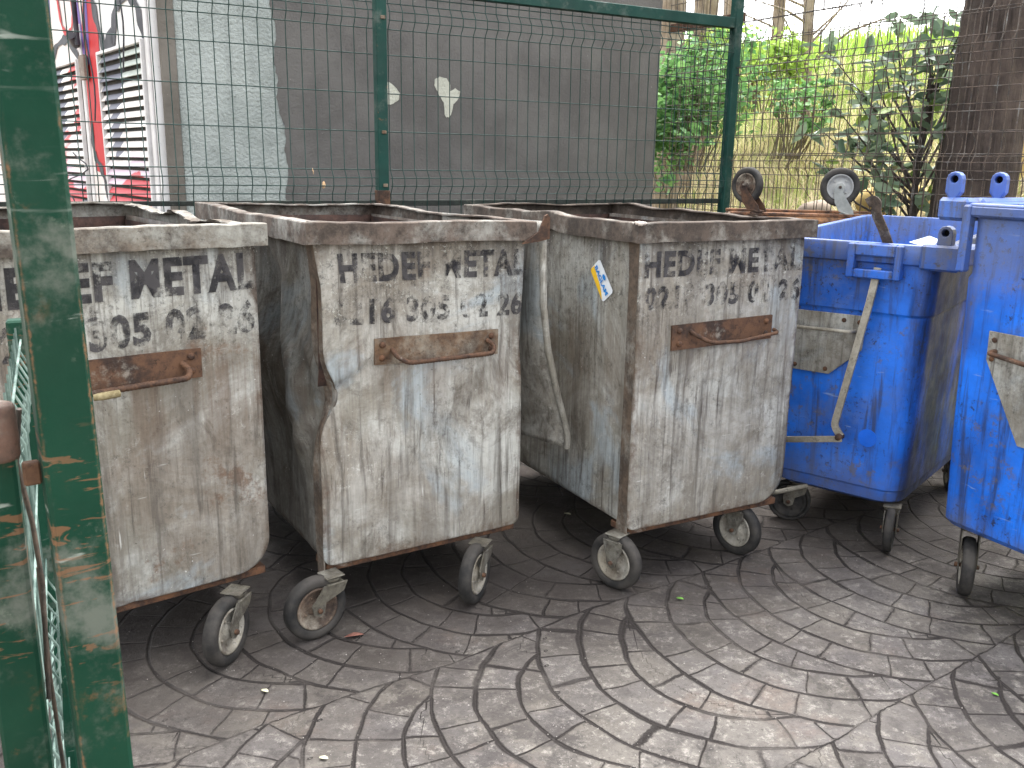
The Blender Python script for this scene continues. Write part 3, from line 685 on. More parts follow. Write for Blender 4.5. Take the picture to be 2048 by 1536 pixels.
# clean round patch, pedal tube under the body
m = MB(); m.lathe([(.0005, 0), (.036, 0), (.036, -.0012), (.0005, -.0012)], 32, Matrix.Translation((.47, .0555, .452)) @ Matrix.Rotation(pi/2, 4, 'Z')); m.build('round_cover', paint('clean blue', (.01, .14, .75), 8, dust=.05, amt=0, scr=False), b1, shade=False)
m = MB(); m.tube(rounded([(.02, .06, .20), (.03, .03, .185), (.075, -.02, .145), (.15, -.02, .165), (.24, .08, .19)], .02), .010, 8); m.build('foot_pedal', M_rod, b1)
M_tw = plain('worn white tread', (.25, .24, .22), (.5, .48, .44), 20, .7)
caster(b1, .585, .09, radians(-27)-atan2(-.64, .77), .187, .092, .036, M_rubber, lead=.02, smallrim=True, name='caster')
caster(b1, .15, .13, radians(-112)-atan2(-.64, .77), .187, .09, .036, M_rubber, lead=.03, smallrim=True)
caster(b1, .57, 1.02, .4, .187, .09, .036, M_hub); caster(b1, .12, 1.0, 1.2, .187, .09, .036, M_hub)
# pale scrap lying on the rim corner
m = MB(); vs = [(.59, .02, 1.215), (.54, .05, 1.222), (.56, .07, 1.226), (.58, .07, 1.238), (.60, .08, 1.246), (.64, .07, 1.235), (.63, .03, 1.218)]
m.add(vs, [tuple(range(7))]); sc_ = solid(m.build('plastic_scrap', plain('pale blue scrap', (.4, .48, .62), (.6, .66, .76), 20, .4)), .003); sc_.matrix_world = Matrix.Translation((1.006, 3.655, 0)) @ Matrix.Rotation(atan2(-.64, .77), 4, 'Z')
tag(sc_, 'pale torn plastic scrap lying on the rim corner of the blue bin with the lever', 'scrap')

# --- blue bin 2
W2, D2 = 1.06, 1.1; yaw2 = atan2(-.9, .43)
b2 = thing('blue_bin', 'brighter blue plastic bin at the right edge, two upright hinge lugs above its rim', 'bin', (1.497, 3.06, 0), yaw2, 'blue plastic wheeled bins')
lv = [(.255, .05, .05), (.275, .035, .06), (.34, .03, .07), (.6, .022, .07), (1.05, .012, .07), (1.13, .010, .07), (1.145, .016, .07), (1.33, .016, .06), (1.335, .0, .05), (1.34, -.004, .05), (1.372, -.004, .05), (1.378, .0, .05)]
inn = [(1.378, .04, .05), (1.36, .045, .05), (.8, .07, .07), (.4, .1, .07)]
shell(W2, D2, lv, inn, Mb2, b2, 'body')
m = MB()
m.box((.0, -.008, 1.15), (.03, .03, 1.372), None, .006); m.box((.24, -.008, 1.15), (.285, .03, 1.372), None, .006); m.box((.03, -.007, 1.335), (.24, .03, 1.371), None, .006)
m.box((.285, -.007, 1.335), (.75, .03, 1.371), None, .006); m.box((.75, -.008, 1.15), (.79, .03, 1.372), None, .006)
m.build('rim_frame', Mb2, b2)
m = MB(); m.box((-.12, .012, 1.315), (.0, .09, 1.392), None, .012); m.box((-.06, .09, 1.315), (.0, .5, 1.392), None, .012); m.build('corner_block', Mb2, b2)
for (xx, yy) in ((-.085, .05), (-.045, .22)):
    m = MB(); lug(m, 0, 0, -.105, 0, .05, .05, .0125); o = m.build('hinge_lug', Mb2, b2); bevel(o, .004, 2); o.location = (xx, yy, 1.478); o.rotation_euler.z = .42
    mm = MB(); mm.lathe([(.0005, -.002), (.0122, -.002), (.0122, .002), (.0005, .002)], 12, Matrix.Translation((0, .012, -.025)) @ Matrix.Rotation(pi/2, 4, 'Z')); mm.build('pin_hole', M_hole, o)
m = MB(); m.prism([(.155, .972), (.60, .972), (.60, .875), (.45, .62), (.31, .62), (.158, .875)], .002, .008); pl = bevel(m.build('bracket_plate', M_plate, b2), .0015)
m = rebar(rounded([(.19, .0, .91), (.185, -.03, .905), (.58, -.035, .87), (.58, .0, .87)], .015), .008, False); m.build('grab_bar', M_rust, pl)
for (u, z) in ((.18, .945), (.178, .882), (.57, .945), (.57, .88)): m = MB(); m.lathe([(.009, 0), (.009, -.003), (.005, -.006), (.0005, -.0065)], 10, Matrix.Translation((u, .002, z)) @ Matrix.Rotation(pi/2, 4, 'Z')); m.build('rivet', M_rust2, pl)
caster(b2, .128, .10, radians(-24)-yaw2, .262, .105, .045, M_hub, lead=.03)
caster(b2, .93, .12, .3, .262, .105, .045, M_hub); caster(b2, .13, .98, .6, .262, .105, .045, M_hub); caster(b2, .93, .98, .9, .262, .105, .045, M_hub)

# ------------------------------------------------------------ upturned bin with its casters in the air
ub = thing('upturned_bin', 'rusty metal bin standing upside down behind the blue bins, two of its casters pointing up', 'bin', (1.12, 4.78, 0), radians(-9))
m = MB(); m.box((0, 0, .05), (.8, .5, 1.235), None, .02); m.build('body', rusty('rusty sheet', 25, c1=(.3, .15, .07), paleamt=.6), ub)
m = MB(); m.box((-.02, -.02, 0), (.82, .52, .05), None, .004); m.build('rim', M_rust, ub)
m = MB(); m.box((.01, .02, 1.236), (.79, .09, 1.252), None, .003); m.box((.01, .4, 1.236), (.79, .47, 1.252), None, .003); m.build('base_channel', rusty('bright rust', 26, c1=(.34, .16, .08), paleamt=.2), ub)
def upcaster(x, y, ang, tilt, mat, fm, r=.098):
    h = caster(ub, 0, 0, 0, .235, r, .042, mat, lead=.085)
    h.matrix_local = Matrix.Translation((x, y, 1.245+.235)) @ Matrix.Rotation(ang, 4, 'Z') @ Matrix.Rotation(tilt, 4, 'X') @ Matrix.Rotation(pi, 4, 'Y') @ Matrix.Translation((0, 0, 0))
    h.data.materials[0] = fm
upcaster(.095, .06, radians(228), -.12, M_hubrust, M_rust, .092)
upcaster(.585, .06, radians(262), -.35, plain('pale zinc disc', (.3, .3, .29), (.45, .45, .43), 14, .5), plain('pale zinc fork', (.26, .27, .25), (.4, .41, .38), 14, .6))

# ------------------------------------------------------------ fences
YA = .5; TA = Vector((cos(YA), sin(YA), 0)); NA = Vector((-sin(YA), cos(YA), 0)); A0 = Vector((-.679, 4.7, 0))
def fprof(folds, z0, z1, dep=.028):
    """fold profile: list of (z, offset)"""
    p = [(z0, 0)]
    for (a, b) in folds: q = (b-a)/3; p += [(a, 0), (a+q, dep), (b-q, dep), (b, 0)]
    return p+[(z1, 0)]
def mesh_panel(P0, T, N, s0, s1, folds, hz, z0, z1, sp, r, seed, dep=.028, jit=.002, n=5):
    m = MB(); rr = random.Random(seed); k = int((s1-s0)/sp)
    pr = fprof(folds, z0, z1, dep)
    sag = snoise(seed, .012, 2.5, 5)
    def W_(s, z, o): 
        o += float(sag(s, z, 0))
        return P0+T*s+N*o+Vector((0, 0, z+float(sag(s, 0, 3))*.3))
    for i in range(k+1):
        s = s0+.01+i*sp+rr.uniform(-jit, jit); dr = rr.uniform(-.003, .003)
        zz = []
        for a, b in zip(pr[:-1], pr[1:]):
            nn = max(1, int((b[0]-a[0])/.25))
            for j in range(nn): t = j/nn; zz.append((a[0]+(b[0]-a[0])*t, a[1]+(b[1]-a[1])*t))
        zz.append(pr[-1])
        m.tube([W_(s+dr*(z-1.3), z, o) for z, o in zz], r, n, cap=False)
    for (z, o) in hz:
        P_ = [W_(s0+(s1-s0)*i/24, z, o-r*1.4) for i in range(25)]; m.tube(P_, r*1.05, n, cap=False)
    return m
DEP = .028
folds = [(.44, .56), (1.316, 1.436), (2.11, 2.23)]
hz = []
for a, b in folds: q = (b-a)/3; hz += [(a, 0), (a+q, DEP), (b-q, DEP), (b, 0)]
hz += [(z, 0) for z in (.12, .26, .75, .94, 1.13, 1.623, 1.807, 1.99, 2.265, 2.5)]
fa = thing('mesh_fence', 'dark green welded mesh fence in front of the grey wall behind the steel bins', 'fence', A0)
Z0 = Vector((0, 0, 0))
mesh_panel(Z0, TA, -NA, -2.6, -.035, folds, hz, .1, 2.62, .0665, .0026, 3).build('mesh_panel', M_wire, fa)
hz2 = [(z-.0, o) for z, o in hz]
mesh_panel(Z0, TA, -NA, .035, 2.245, folds, hz2, .1, 2.285, .0665, .0026, 4).build('mesh_panel', M_wire, fa)
RA = Matrix.Rotation(YA, 4, 'Z')
m = MB(); m.box((-.028, -.028, 0), (.028, .028, 2.75), RA, .004); m.build('post', M_fgreen, fa)
m = MB(); m.box((2.245, -.03, 0), (2.30, .03, 3.0), RA, .004); m.box((2.285, .031, 2.16), (2.345, .06, 3.0), RA, .004); m.build('post', M_fgreen, fa)
m = MB(); m.box((.028, -.024, 2.288), (2.245, .024, 2.348), RA, .003); m.build('top_rail', M_fgreen, fa)
m = MB(); m.box((-2.6, .004, 2.60), (-.028, .034, 2.64), RA, .003); m.build('top_rail', M_fgreen, fa)
m = MB(); m.box((-2.6, .006, 1.262), (-.03, .03, 1.285), RA, .003); m.box((.03, .006, 1.255), (2.245, .03, 1.285), RA, .003); m.build('lower_rail', rusty('old green rail', 28, c1=(.05, .06, .05), c2=(.03, .032, .03), pale=(.2, .19, .16), paleamt=.3), fa)
for s_, z in ((-.003, 1.62), (.0, 1.36), (.0, 2.16)):
    m = MB(); m.box((s_-.006, -.036, z-.008), (s_+.018, -.0285, z+.008), RA, .002); m.build('clamp', M_rustpale, fa)
m = MB(); m.box((-.031, -.031, 1.24), (.031, .031, 1.335), RA, .003); m.build('rust_collar', M_rust, fa)
# right-hand fence, older, two layers of mesh
AB = radians(-57); TB = Vector((cos(AB), sin(AB), 0)); NB = Vector((-sin(AB), cos(AB), 0)); CB = Vector((1.345, 5.80, 0))
foldsB = [(.6, .72), (1.44, 1.56), (1.985, 2.105)]
hzB = []
for a, b in foldsB: q = (b-a)/3; hzB += [(a, 0), (a+q, DEP), (b-q, DEP), (b, 0)]
hzB += [(z, 0) for z in (.12, .3, .9, 1.08, 1.24, 1.66, 1.76, 1.87, 2.22, 2.33, 2.5, 2.7)]
fb = thing('mesh_fence', 'old rust-brown double mesh fence on the right, in front of the leafy shrub', 'fence', CB)
mesh_panel(Z0, TB, -NB, -.64, 2.6, foldsB, hzB, .1, 2.9, .0615, .0025, 8, jit=.004).build('mesh_panel', M_wire2, fb)
fz = [(.5, .62), (1.55, 1.67), (2.22, 2.34)]; hz3 = [(z, 0) for z in (.2, .4, .8, 1.0, 1.2, 1.36, 1.55, 1.67, 1.80, 1.93, 2.08, 2.22, 2.34, 2.6)]
mesh_panel(Z0+NB*.09, TB, NB, -.6, 2.6, fz, hz3, .1, 2.8, .075, .0024, 11, jit=.006).build('mesh_panel', M_wire2, fb)
RB = Matrix.Rotation(AB, 4, 'Z')
m = MB(); m.box((-.66, .02, 2.34), (-.01, .05, 2.39), RB, .003); m.build('top_rail', M_rust, fb)
for s_ in (2.62,):
    m = MB(); m.box((s_-.03, .03, 0), (s_+.03, .085, 2.9), RB, .004); m.build('post', M_rust, fb)
# concrete kerb under the fence
m = MB(); m.box((-2.7, .035, 0), (2.29, .16, .12), Matrix.Translation(A0) @ RA, .012)
tag(m.build('fence_kerb', plain('kerb concrete', (.22, .21, .19), (.36, .34, .31), 9, .9, .4)), 'low concrete kerb along the foot of the green fence', 'kerb')
# leaves caught in the wire
def strayleaf(name, loc, size, rot, mat, label, cat='leaf', flat=False):
    m = MB(); pts = [(0, -.5), (.2, -.3), (.27, 0), (.16, .32), (0, .55), (-.2, .3), (-.25, -.02), (-.15, -.33)]
    m.add([(a*size, b*size, (.12*size*(abs(a)*3) ** 1.3)) for a, b in pts]+[(0, 0, 0)], [(i, (i+1) % 8, 8) for i in range(8)], True)
    o = m.build(name, mat); solid(o, .0012); o.location = loc; o.rotation_euler = rot; return tag(o, label, cat)
M_dry = plain('dry leaf', (.5, .32, .17), (.66, .45, .27), 40, .7)
strayleaf('dry_leaf', (-.945, 4.535, 1.36), .04, (1.3, .3, .7), M_dry, 'curled orange-brown dry leaf caught low in the green fence, left of its middle post')
strayleaf('dry_leaf', (-.99, 4.512, 1.425), .03, (1.4, .2, 1.6), M_dry, 'thin dry leaf hooked on the green fence just above the larger curled one')

# ------------------------------------------------------------ wall behind, with dark paint
WA = A0+NA*1.2; RWA = Matrix.Translation(WA) @ RA
wl = thing('wall', 'rendered wall behind the green fence, pale at left, painted dark grey-brown beyond', 'wall', (0, 0, 0))
def stucco(name, c1, c2, sc, b, seed, streak=.3):
    m = M(name); m.k = seed
    c = m.mx(m.rg(m.noise(2.5, 7, .65), .35, .65), c1, c2); c = m.mx(m.rg(m.noise(1, 6, .6, sc=(9, 9, .8)), .5, .7, 0, streak), c, tuple(.6*q for q in c1))
    c = m.mx(m.rg(m.noise(26, 5, .7), .62, .72, 0, .5), c, tuple(.55*q for q in c1))
    c = m.mx(m.rg(m.noise(60, 3, .7), .71, .76, 0, .6), c, (.5, .48, .45))
    m.bump(m.ma('ADD', m.noise(sc, 5, .6), m.ma('MULTIPLY', m.noise(sc*.2, 4), .6)), b, .02); return m.fin(c, .92)
m = MB(); m.box((-.775, 0, -.3), (2.625, .3, 3.6), RWA, .006); m.build('render', stucco('pale render', (.34, .375, .355), (.47, .51, .485), 55, .8, 3), wl)
# dark paint film, ragged left border
m = MB(); L_ = []; n = 150
for j in range(n+1):
    z = -.1+3.55*j/n; s_ = -.165-.055*(z-1.24)+.012*sin(z*9)+.01*sin(z*23+1)+random.uniform(-.006, .006); L_.append((s_, z))
vs = [(s_, -.0035, z) for s_, z in L_]+[(2.62, -.0035, z) for s_, z in L_]
m.add([RWA @ Vector(v) for v in vs], [(i, i+1, n+2+i, n+1+i) for i in range(n)]); m.build('dark_paint', stucco('dark paint', (.125, .118, .112), (.165, .157, .148), 70, .3, 9, .12), wl)
def patch(poly, name='peeled_patch'):
    m = MB(); P_ = []
    for i in range(len(poly)):
        a, b = poly[i], poly[(i+1) % len(poly)]
        for t in (0, .33, .66): P_.append((a[0]+(b[0]-a[0])*t+random.uniform(-.004, .004), a[1]+(b[1]-a[1])*t+random.uniform(-.004, .004)))
    c = (sum(p[0] for p in P_)/len(P_), sum(p[1] for p in P_)/len(P_)); n = len(P_)
    m.add([RWA @ Vector((x, -.007, z)) for x, z in P_]+[RWA @ Vector((c[0], -.007, c[1]))], [(i, (i+1) % n, n) for i in range(n)]); m.build(name, stucco('bare plaster', (.5, .5, .42), (.62, .62, .53), 60, .5, 5, .1), wl)
patch([(.815, 1.96), (.82, 2.00), (.85, 2.015), (.90, 2.01), (.925, 1.97), (.93, 1.935), (.96, 1.95), (1.0, 1.935), (.985, 1.89), (.95, 1.85), (.935, 1.79), (.92, 1.765), (.895, 1.765), (.885, 1.79), (.878, 1.86), (.845, 1.90)])
patch([(.44, 1.84), (.44, 1.96), (.50, 1.965), (.545, 1.94), (.572, 1.90), (.565, 1.86), (.53, 1.835), (.48, 1.825)])
# smooth edge strip at the wall's left end
m = MB(); m.box((-.86, -.02, -.3), (-.775, .3, 3.6), RWA, .004); m.build('edge_strip', stucco('brown strip', (.15, .135, .115), (.21, .19, .165), 30, .3, 12), wl)

# ------------------------------------------------------------ graffiti wall with louvred shutters
GD = Vector((-.62, .79, 0)).normalized(); K0 = Vector((-2.045, 5.33, 0)); ag = atan2(GD.y, GD.x)
GM = Matrix.Translation(K0) @ Matrix.Rotation(ag, 4, 'Z')      # local x along the wall, +y is its hidden side? (normal -y faces the yard when mirrored)
gw = thing('louvre_building', 'white building at the left with graffiti and two louvred metal shutters', 'building', (0, 0, 0))
FY = 1   # visible face towards +y of the frame (right-hand side normal (.79,.62) side is -y)
nv = GM.to_3x3() @ Vector((0, 1, 0)); 
FS = 1 if nv.dot(Vector((0, 1.5, 0))-K0) > 0 else -1
M_gw = stucco('painted white wall', (.78, .76, .74), (.88, .87, .86), 30, .1, 14, .15)
def gb(a, b, mat=None, bev=0.):
    m = MB(); y0, y1 = sorted((a[1]*FS, b[1]*FS)); m.box((a[0], y0, a[2]), (b[0], y1, b[2]), GM, bev); return m
gb((0, -.3, -.3), (9, 0, 4.2)).build('wall', M_gw, gw)
m = MB()
c_fr = plain('frame white', (.68, .66, .65), (.82, .8, .79), 8, .5)
for x in (.03, 1.50, 2.5):
    y0, y1 = sorted((0.001*FS, .014*FS)); m = MB(); m.box((x, y0, 0), (x+.06, y1, 2.35), GM, .004); m.build('door_frame', c_fr, gw)
def graffiti_metal(name, seed):
    m = M(name); m.k = seed
    X = m.xyz(); dn = m.ma('MULTIPLY', m.ma('SUBTRACT', m.noise(2.5, 3, .5), .5), .5); zz = m.ma('ADD', X[2], dn)
    g = m.mx(m.rg(m.noise(3, 4, .6), .4, .6), (.6, .54, .5), (.8, .76, .73))
    g = m.mx(m.rg(zz, 1.85, 2.0, 0, .6), g, (.16, .26, .2)) if seed < 30 else g
    m.tone = .95
    g = m.mx(m.rg(m.noise(1.6, 1, .3), .63, .65), g, (.5, .05, .05))
    g = m.mx(m.rg(zz, 1.43, 1.40, 0, .6), g, (.5, .32, .45)); g = m.mx(m.rg(zz, 1.3, 1.28), g, (.5, .03, .04))
    g = m.mx(m.rg(m.noise(2.2, 1, .3), .62, .63), g, (.1, .1, .13)); return m.fin(g, .5)
def shutter(x0, x1, z0, z1, seed):
    f = gb((x0, .002, z0), (x1, .006, z1)); o = f.build('shutter', plain('shutter back', (.02, .02, .02), (.05, .045, .04), 8), gw)
    m = MB(); nn = int((z1-z0)/.058)
    for i in range(nn):
        z = z0+i*.058+.02
        vs = [(x0+.02, .008*FS, z+.034), (x1-.02, .008*FS, z+.034), (x1-.02, .030*FS, z), (x0+.02, .030*FS, z), (x0+.02, .0065*FS, z+.031), (x1-.02, .0065*FS, z+.031), (x1-.02, .028*FS, z-.004), (x0+.02, .028*FS, z-.004)]
        m.add([GM @ Vector(v) for v in vs], [(0, 1, 2, 3), (4, 7, 6, 5), (2, 6, 7, 3), (0, 4, 5, 1), (0, 3, 7, 4), (1, 5, 6, 2)])
    m.build('slats', graffiti_metal('louvre paint', seed), o)
    m = MB()
    for (a, b, c, d) in ((x0, x0+.02, z0, z1), (x1-.02, x1, z0, z1), (x0+.02, x1-.02, z1-.02, z1), (x0+.02, x1-.02, z0, z0+.02)):
        ys = sorted((.0065*FS, .034*FS)); m.box((a, ys[0], c), (b, ys[1], d), GM, .003)
    m.build('shutter_frame', c_fr, o)
shutter(.10, 1.06, .3, 2.13, 21); shutter(1.60, 2.46, .3, 2.13, 33)
# spray strokes: thin films following the wall
def stroke(pts, wdt, col, name='graffiti_stroke', y=.004, n=10):
    m = MB(); P_ = rounded([(a, 0, b) for a, b in pts], .5, 8); vs = []; L_ = len(P_)
    for i, p in enumerate(P_):
        t = (P_[min(i+1, L_-1)]-P_[max(0, i-1)]).normalized(); s_ = Vector((-t.z, 0, t.x)); wq = wdt*(.75+.35*sin(i*1.1)); 
        for q in (-1, 1): vs.append(GM @ Vector((p.x+s_.x*q*wq/2, y*FS, p.z+s_.z*q*wq/2)))
    m.add(vs, [(2*i, 2*i+1, 2*i+3, 2*i+2) for i in range(L_-1)]); m.build(name, col, gw)
def fillp(poly, col, y=.003):
    m = MB(); m.add([GM @ Vector((a, y*FS, b)) for a, b in poly], [tuple(range(len(poly)))]); m.build('graffiti_fill', col, gw)
c_red = plain('spray red', (.52, .02, .03), (.6, .035, .035), 6, .6, .02); c_pur = plain('spray purple', (.12, .07, .3), (.18, .1, .38), 6, .6, .02); c_blk = plain('spray grey black', (.035, .035, .042), (.08, .08, .09), 5, .6, .02)
c_pnk = plain('spray cream', (.8, .7, .66), (.86, .8, .76), 5, .6, .02); c_lil = plain('spray lilac', (.42, .28, .44), (.5, .36, .52), 5, .6, .02); c_yel = plain('spray yellow', (.7, .6, .15), (.72, .64, .3), 5, .6, .02); c_wht = plain('spray white', (.75, .74, .73), (.8, .8, .79), 5, .6, .02)
fillp([(1.1, 0), (6.5, 0), (6.5, 3.9), (1.3, 3.9), (1.15, 2.2)], c_pnk, .0025)
fillp([(1.07, 2.32), (1.25, 2.75), (1.48, 2.3), (1.48, 1.6), (1.40, 1.38), (1.10, 1.34)], c_red, .0045)
fillp([(2.62, .2), (3.3, .2), (3.1, 1.3), (2.9, 1.75), (2.7, 1.3)], c_red, .0045)
fillp([(2.3, 2.75), (2.6, 2.8), (2.5, 2.55), (2.35, 2.45)], c_pur, .0045)
fillp([(2.8, 2.8), (3.3, 2.9), (3.1, 2.4), (2.9, 2.2)], c_red, .0045)
fillp([(1.5, 2.8), (1.75, 2.8), (1.7, 2.4), (1.6, 2.2), (1.5, 2.4)], c_red, .0045)
stroke([(3.2, 2.6), (3.05, 1.9), (2.8, 1.6), (2.6, 1.9), (2.55, 2.6)], .06, c_pur, y=.006)
stroke([(1.6, 2.8), (1.45, 2.1), (1.35, 2.1), (1.3, 2.6)], .06, c_pur, y=.006)
stroke([(1.62, 2.15), (1.9, 2.3), (2.4, 2.25), (2.55, 1.6), (2.6, .6)], .07, c_blk, y=.0085)
stroke([(1.3, 2.75), (1.15, 2.45), (.98, 2.15), (.75, 2.2)], .11, c_blk, y=.006)
stroke([(.75, 2.15), (.65, 2.38), (.25, 2.4), (.10, 2.1), (.07, 1.2)], .1, c_blk, y=.006)
stroke([(2.1, 2.7), (2.0, 2.35), (1.75, 2.3), (1.6, 2.5)], .05, c_red, y=.0095)
stroke([(2.9, 2.0), (2.7, 1.5), (2.62, 1.0)], .07, c_lil, y=.0055)
stroke([(3.6, 2.7), (3.4, 2.1), (3.25, 1.4)], .09, c_pur, y=.0065)
stroke([(.6, 2.7), (.3, 2.6), (.42, 2.45), (.6, 2.5)], .05, c_blk, y=.006)
stroke([(1.42, 1.7), (1.45, 1.5), (1.24, 1.38), (1.1, 1.1), (1.2, .3)], .08, c_blk, y=.0075)
stroke([(.18, 1.6), (.3, .5)], .06, c_lil, y=.006)
m = MB(); y0, y1 = sorted((.016*FS, .045*FS)); m.box((1.34, y0, 1.98), (1.47, y1, 2.14), GM, .004); m.build('lock_box', rusty('old lock plate', 30, c1=(.3, .24, .19), c2=(.2, .16, .14), pale=(.5, .45, .4), paleamt=1.), gw)
m = MB(); m.tube([GM @ Vector((1.38, .06*FS, 2.2)), GM @ Vector((1.37, .07*FS, 3.8))], .018, 6); m.tube([GM @ Vector((1.55, .03*FS, 2.22)), GM @ Vector((1.38, .1*FS, 2.26))], .03, 6); m.build('conduit', plain('dark conduit', (.03, .03, .04), (.08, .08, .09), 10, .5), gw)
m = MB()
for sd_, (a, z0_, z1_, am) in enumerate(((.95, 3.2, 1.7, .06), (.2, 3.2, 1.95, .04), (1.35, 1.5, 1.0, .3))):
    m.tube([GM @ Vector((a+am*sin(i*.9+sd_)+(.9*i/14 if am > .2 else 0), .1*FS, z0_+(z1_-z0_)*i/14)) for i in range(15)], .005, 4)
m.build('loose_cable', c_blk, gw)

# ------------------------------------------------------------ gate at the left, close to the camera
gp = thing('gate_post', 'scratched green square gate post with rust patches, standing close at the left', 'post', (-.466, .93, 0), radians(33))
m = MB(); m.box((-.027, -.027, 0), (.027, .027, 2.3), None, .0045); m.build('tube', M_green, gp); gp.rotation_euler.y = radians(-.65)
m = MB(); m.lathe([(.0005, 1.172), (.021, 1.172), (.0225, 1.176), (.0225, 1.226), (.021, 1.23), (.0005, 1.23)], 24, Matrix.Translation((-.066, .012, 0)) @ Matrix.Rotation(-pi/2, 4, 'Y')); m.build('hinge_barrel', rusty('rusty barrel', 32, c1=(.17, .1, .075), c2=(.08, .06, .05), pale=(.3, .32, .28), paleamt=.8), gp)
m = MB(); m.box((-.045, .0, 1.14), (-.028, .014, 1.165), None, .002); m.build('hinge_bolt', M_rust, gp)
gl = thing('mesh_gate', 'open green mesh gate leaf hinged on the near left post, seen edge-on', 'gate', (-.566, .93, 0), radians(117))
m = MB(); m.box((-.024, -.024, .03), (.024, .024, 1.178), None, .004); m.build('frame_tube', M_green, gl)
m = MB(); m.box((1.0, -.02, .03), (1.04, .02, 1.15), None, .004); m.build('frame_tube', M_green, gl)
m = MB(); m.box((.024, -.015, .06), (1.0, .015, .09), None, .003); m.build('frame_rail', M_green, gl)
M_gwire = plain('pale green wire', (.06, .1, .085), (.25, .34, .3), 9, .5, .1)
GW = MB()
for i in range(15):
    s_ = .045+i*.062; P_ = [(s_, 0, .09), (s_, 0, .5), (s_, -.02, .54), (s_, -.02, .58), (s_, 0, .62), (s_, 0, 1.0), (s_, -.018, 1.04), (s_, -.018, 1.07), (s_, 0, 1.11), (s_, 0, 1.15)]
    GW.tube(P_, .0022, 6, cap=False)
for z in (.12, .3, .5, .62, .8, 1.0, 1.11): GW.tube([(.02, -.004, z), (1.0, -.004, z)], .0024, 6, cap=False)
GW.build('mesh_panel', M_gwire, gl)
m = MB(); m.tube([(-.004, -.028, .86), (.03, -.034, .99), (.05, -.03, 1.06), (.07, -.02, 1.13), (.05, -.03, 1.2)], .0032, 6); m.tube([(.02, -.026, .4), (.06, -.034, .62), (.04, -.03, .86), (.06, -.03, 1.0)], .0028, 6); m.build('tie_wire', M_wire2, gl)

# ------------------------------------------------------------ ground
def fan_field(X, Y):
    """fans stamped into the concrete: columns of overlapping fans, three rings of stones to a fan"""
    an = radians(216); d = np.array([cos(an), sin(an)]); e = np.array([-d[1], d[0]]); C1 = np.array([.72, 2.56]); Rf = .62; wc = .90; G = .385; rw = .1284
    wx = snoise(201, .020, 5, 6)(X, Y, 0)+snoise(203, .008, 24, 6)(X, Y, 0); wy = snoise(202, .020, 5, 6)(X, Y, 0)+snoise(204, .008, 24, 6)(X, Y, 0)
    x = X+wx-C1[0]; y = Y+wy-C1[1]
    a = x*e[0]+y*e[1]; b = x*d[0]+y*d[1]
    col = np.round(a/wc); da = a-col*wc; b = b-col*.5
    f = (b-np.sqrt(Rf**2-da**2))/G; n = np.ceil(f)
    r = np.hypot(da, b-n*G); r2 = np.hypot(da, b-(n-1)*G); pn = np.where(n % 2 == 0, 1., -1.)
    A = -(Rf-r)*pn; B = -(r2-Rf)*pn; se = np.where(np.abs(A) < np.abs(B), A, B)
    t = (Rf-r)/rw; nt = np.round(t); sr = (t-nt)*rw*np.where(nt % 2 == 0, 1, -1); k = np.floor(t)
    rm = np.maximum(Rf-(k+.5)*rw, .1); th = np.arctan2(da, b-n*G); ph = np.sin(col*12.9+n*7.7+k*4.1)*43.7; ph = ph-np.floor(ph)
    q = th*rm/.15+ph; q = q+.17*np.sin(q*pi+col+n*2+k*1.7); nq_ = np.round(q); qi = np.floor(q)
    stn = (q-nq_)*.15*np.where(nq_ % 2 == 0, 1, -1)
    g = a/wc-.5; ng = np.round(g); ce = (g-ng)*wc*np.where(ng % 2 == 0, 1, -1); edge = ce
    sr = np.where(np.abs(se) < np.abs(sr), se, sr)
    hsh = np.sin(col*91.7+n*53.1+k*37.3+qi*17.17)*4375.5; hsh = hsh-np.floor(hsh)
    dist = np.minimum(np.abs(sr), np.abs(stn)); ring = (np.abs(sr) < np.abs(stn)).astype(float)
    return dist, hsh, ring, sr, stn, edge, se
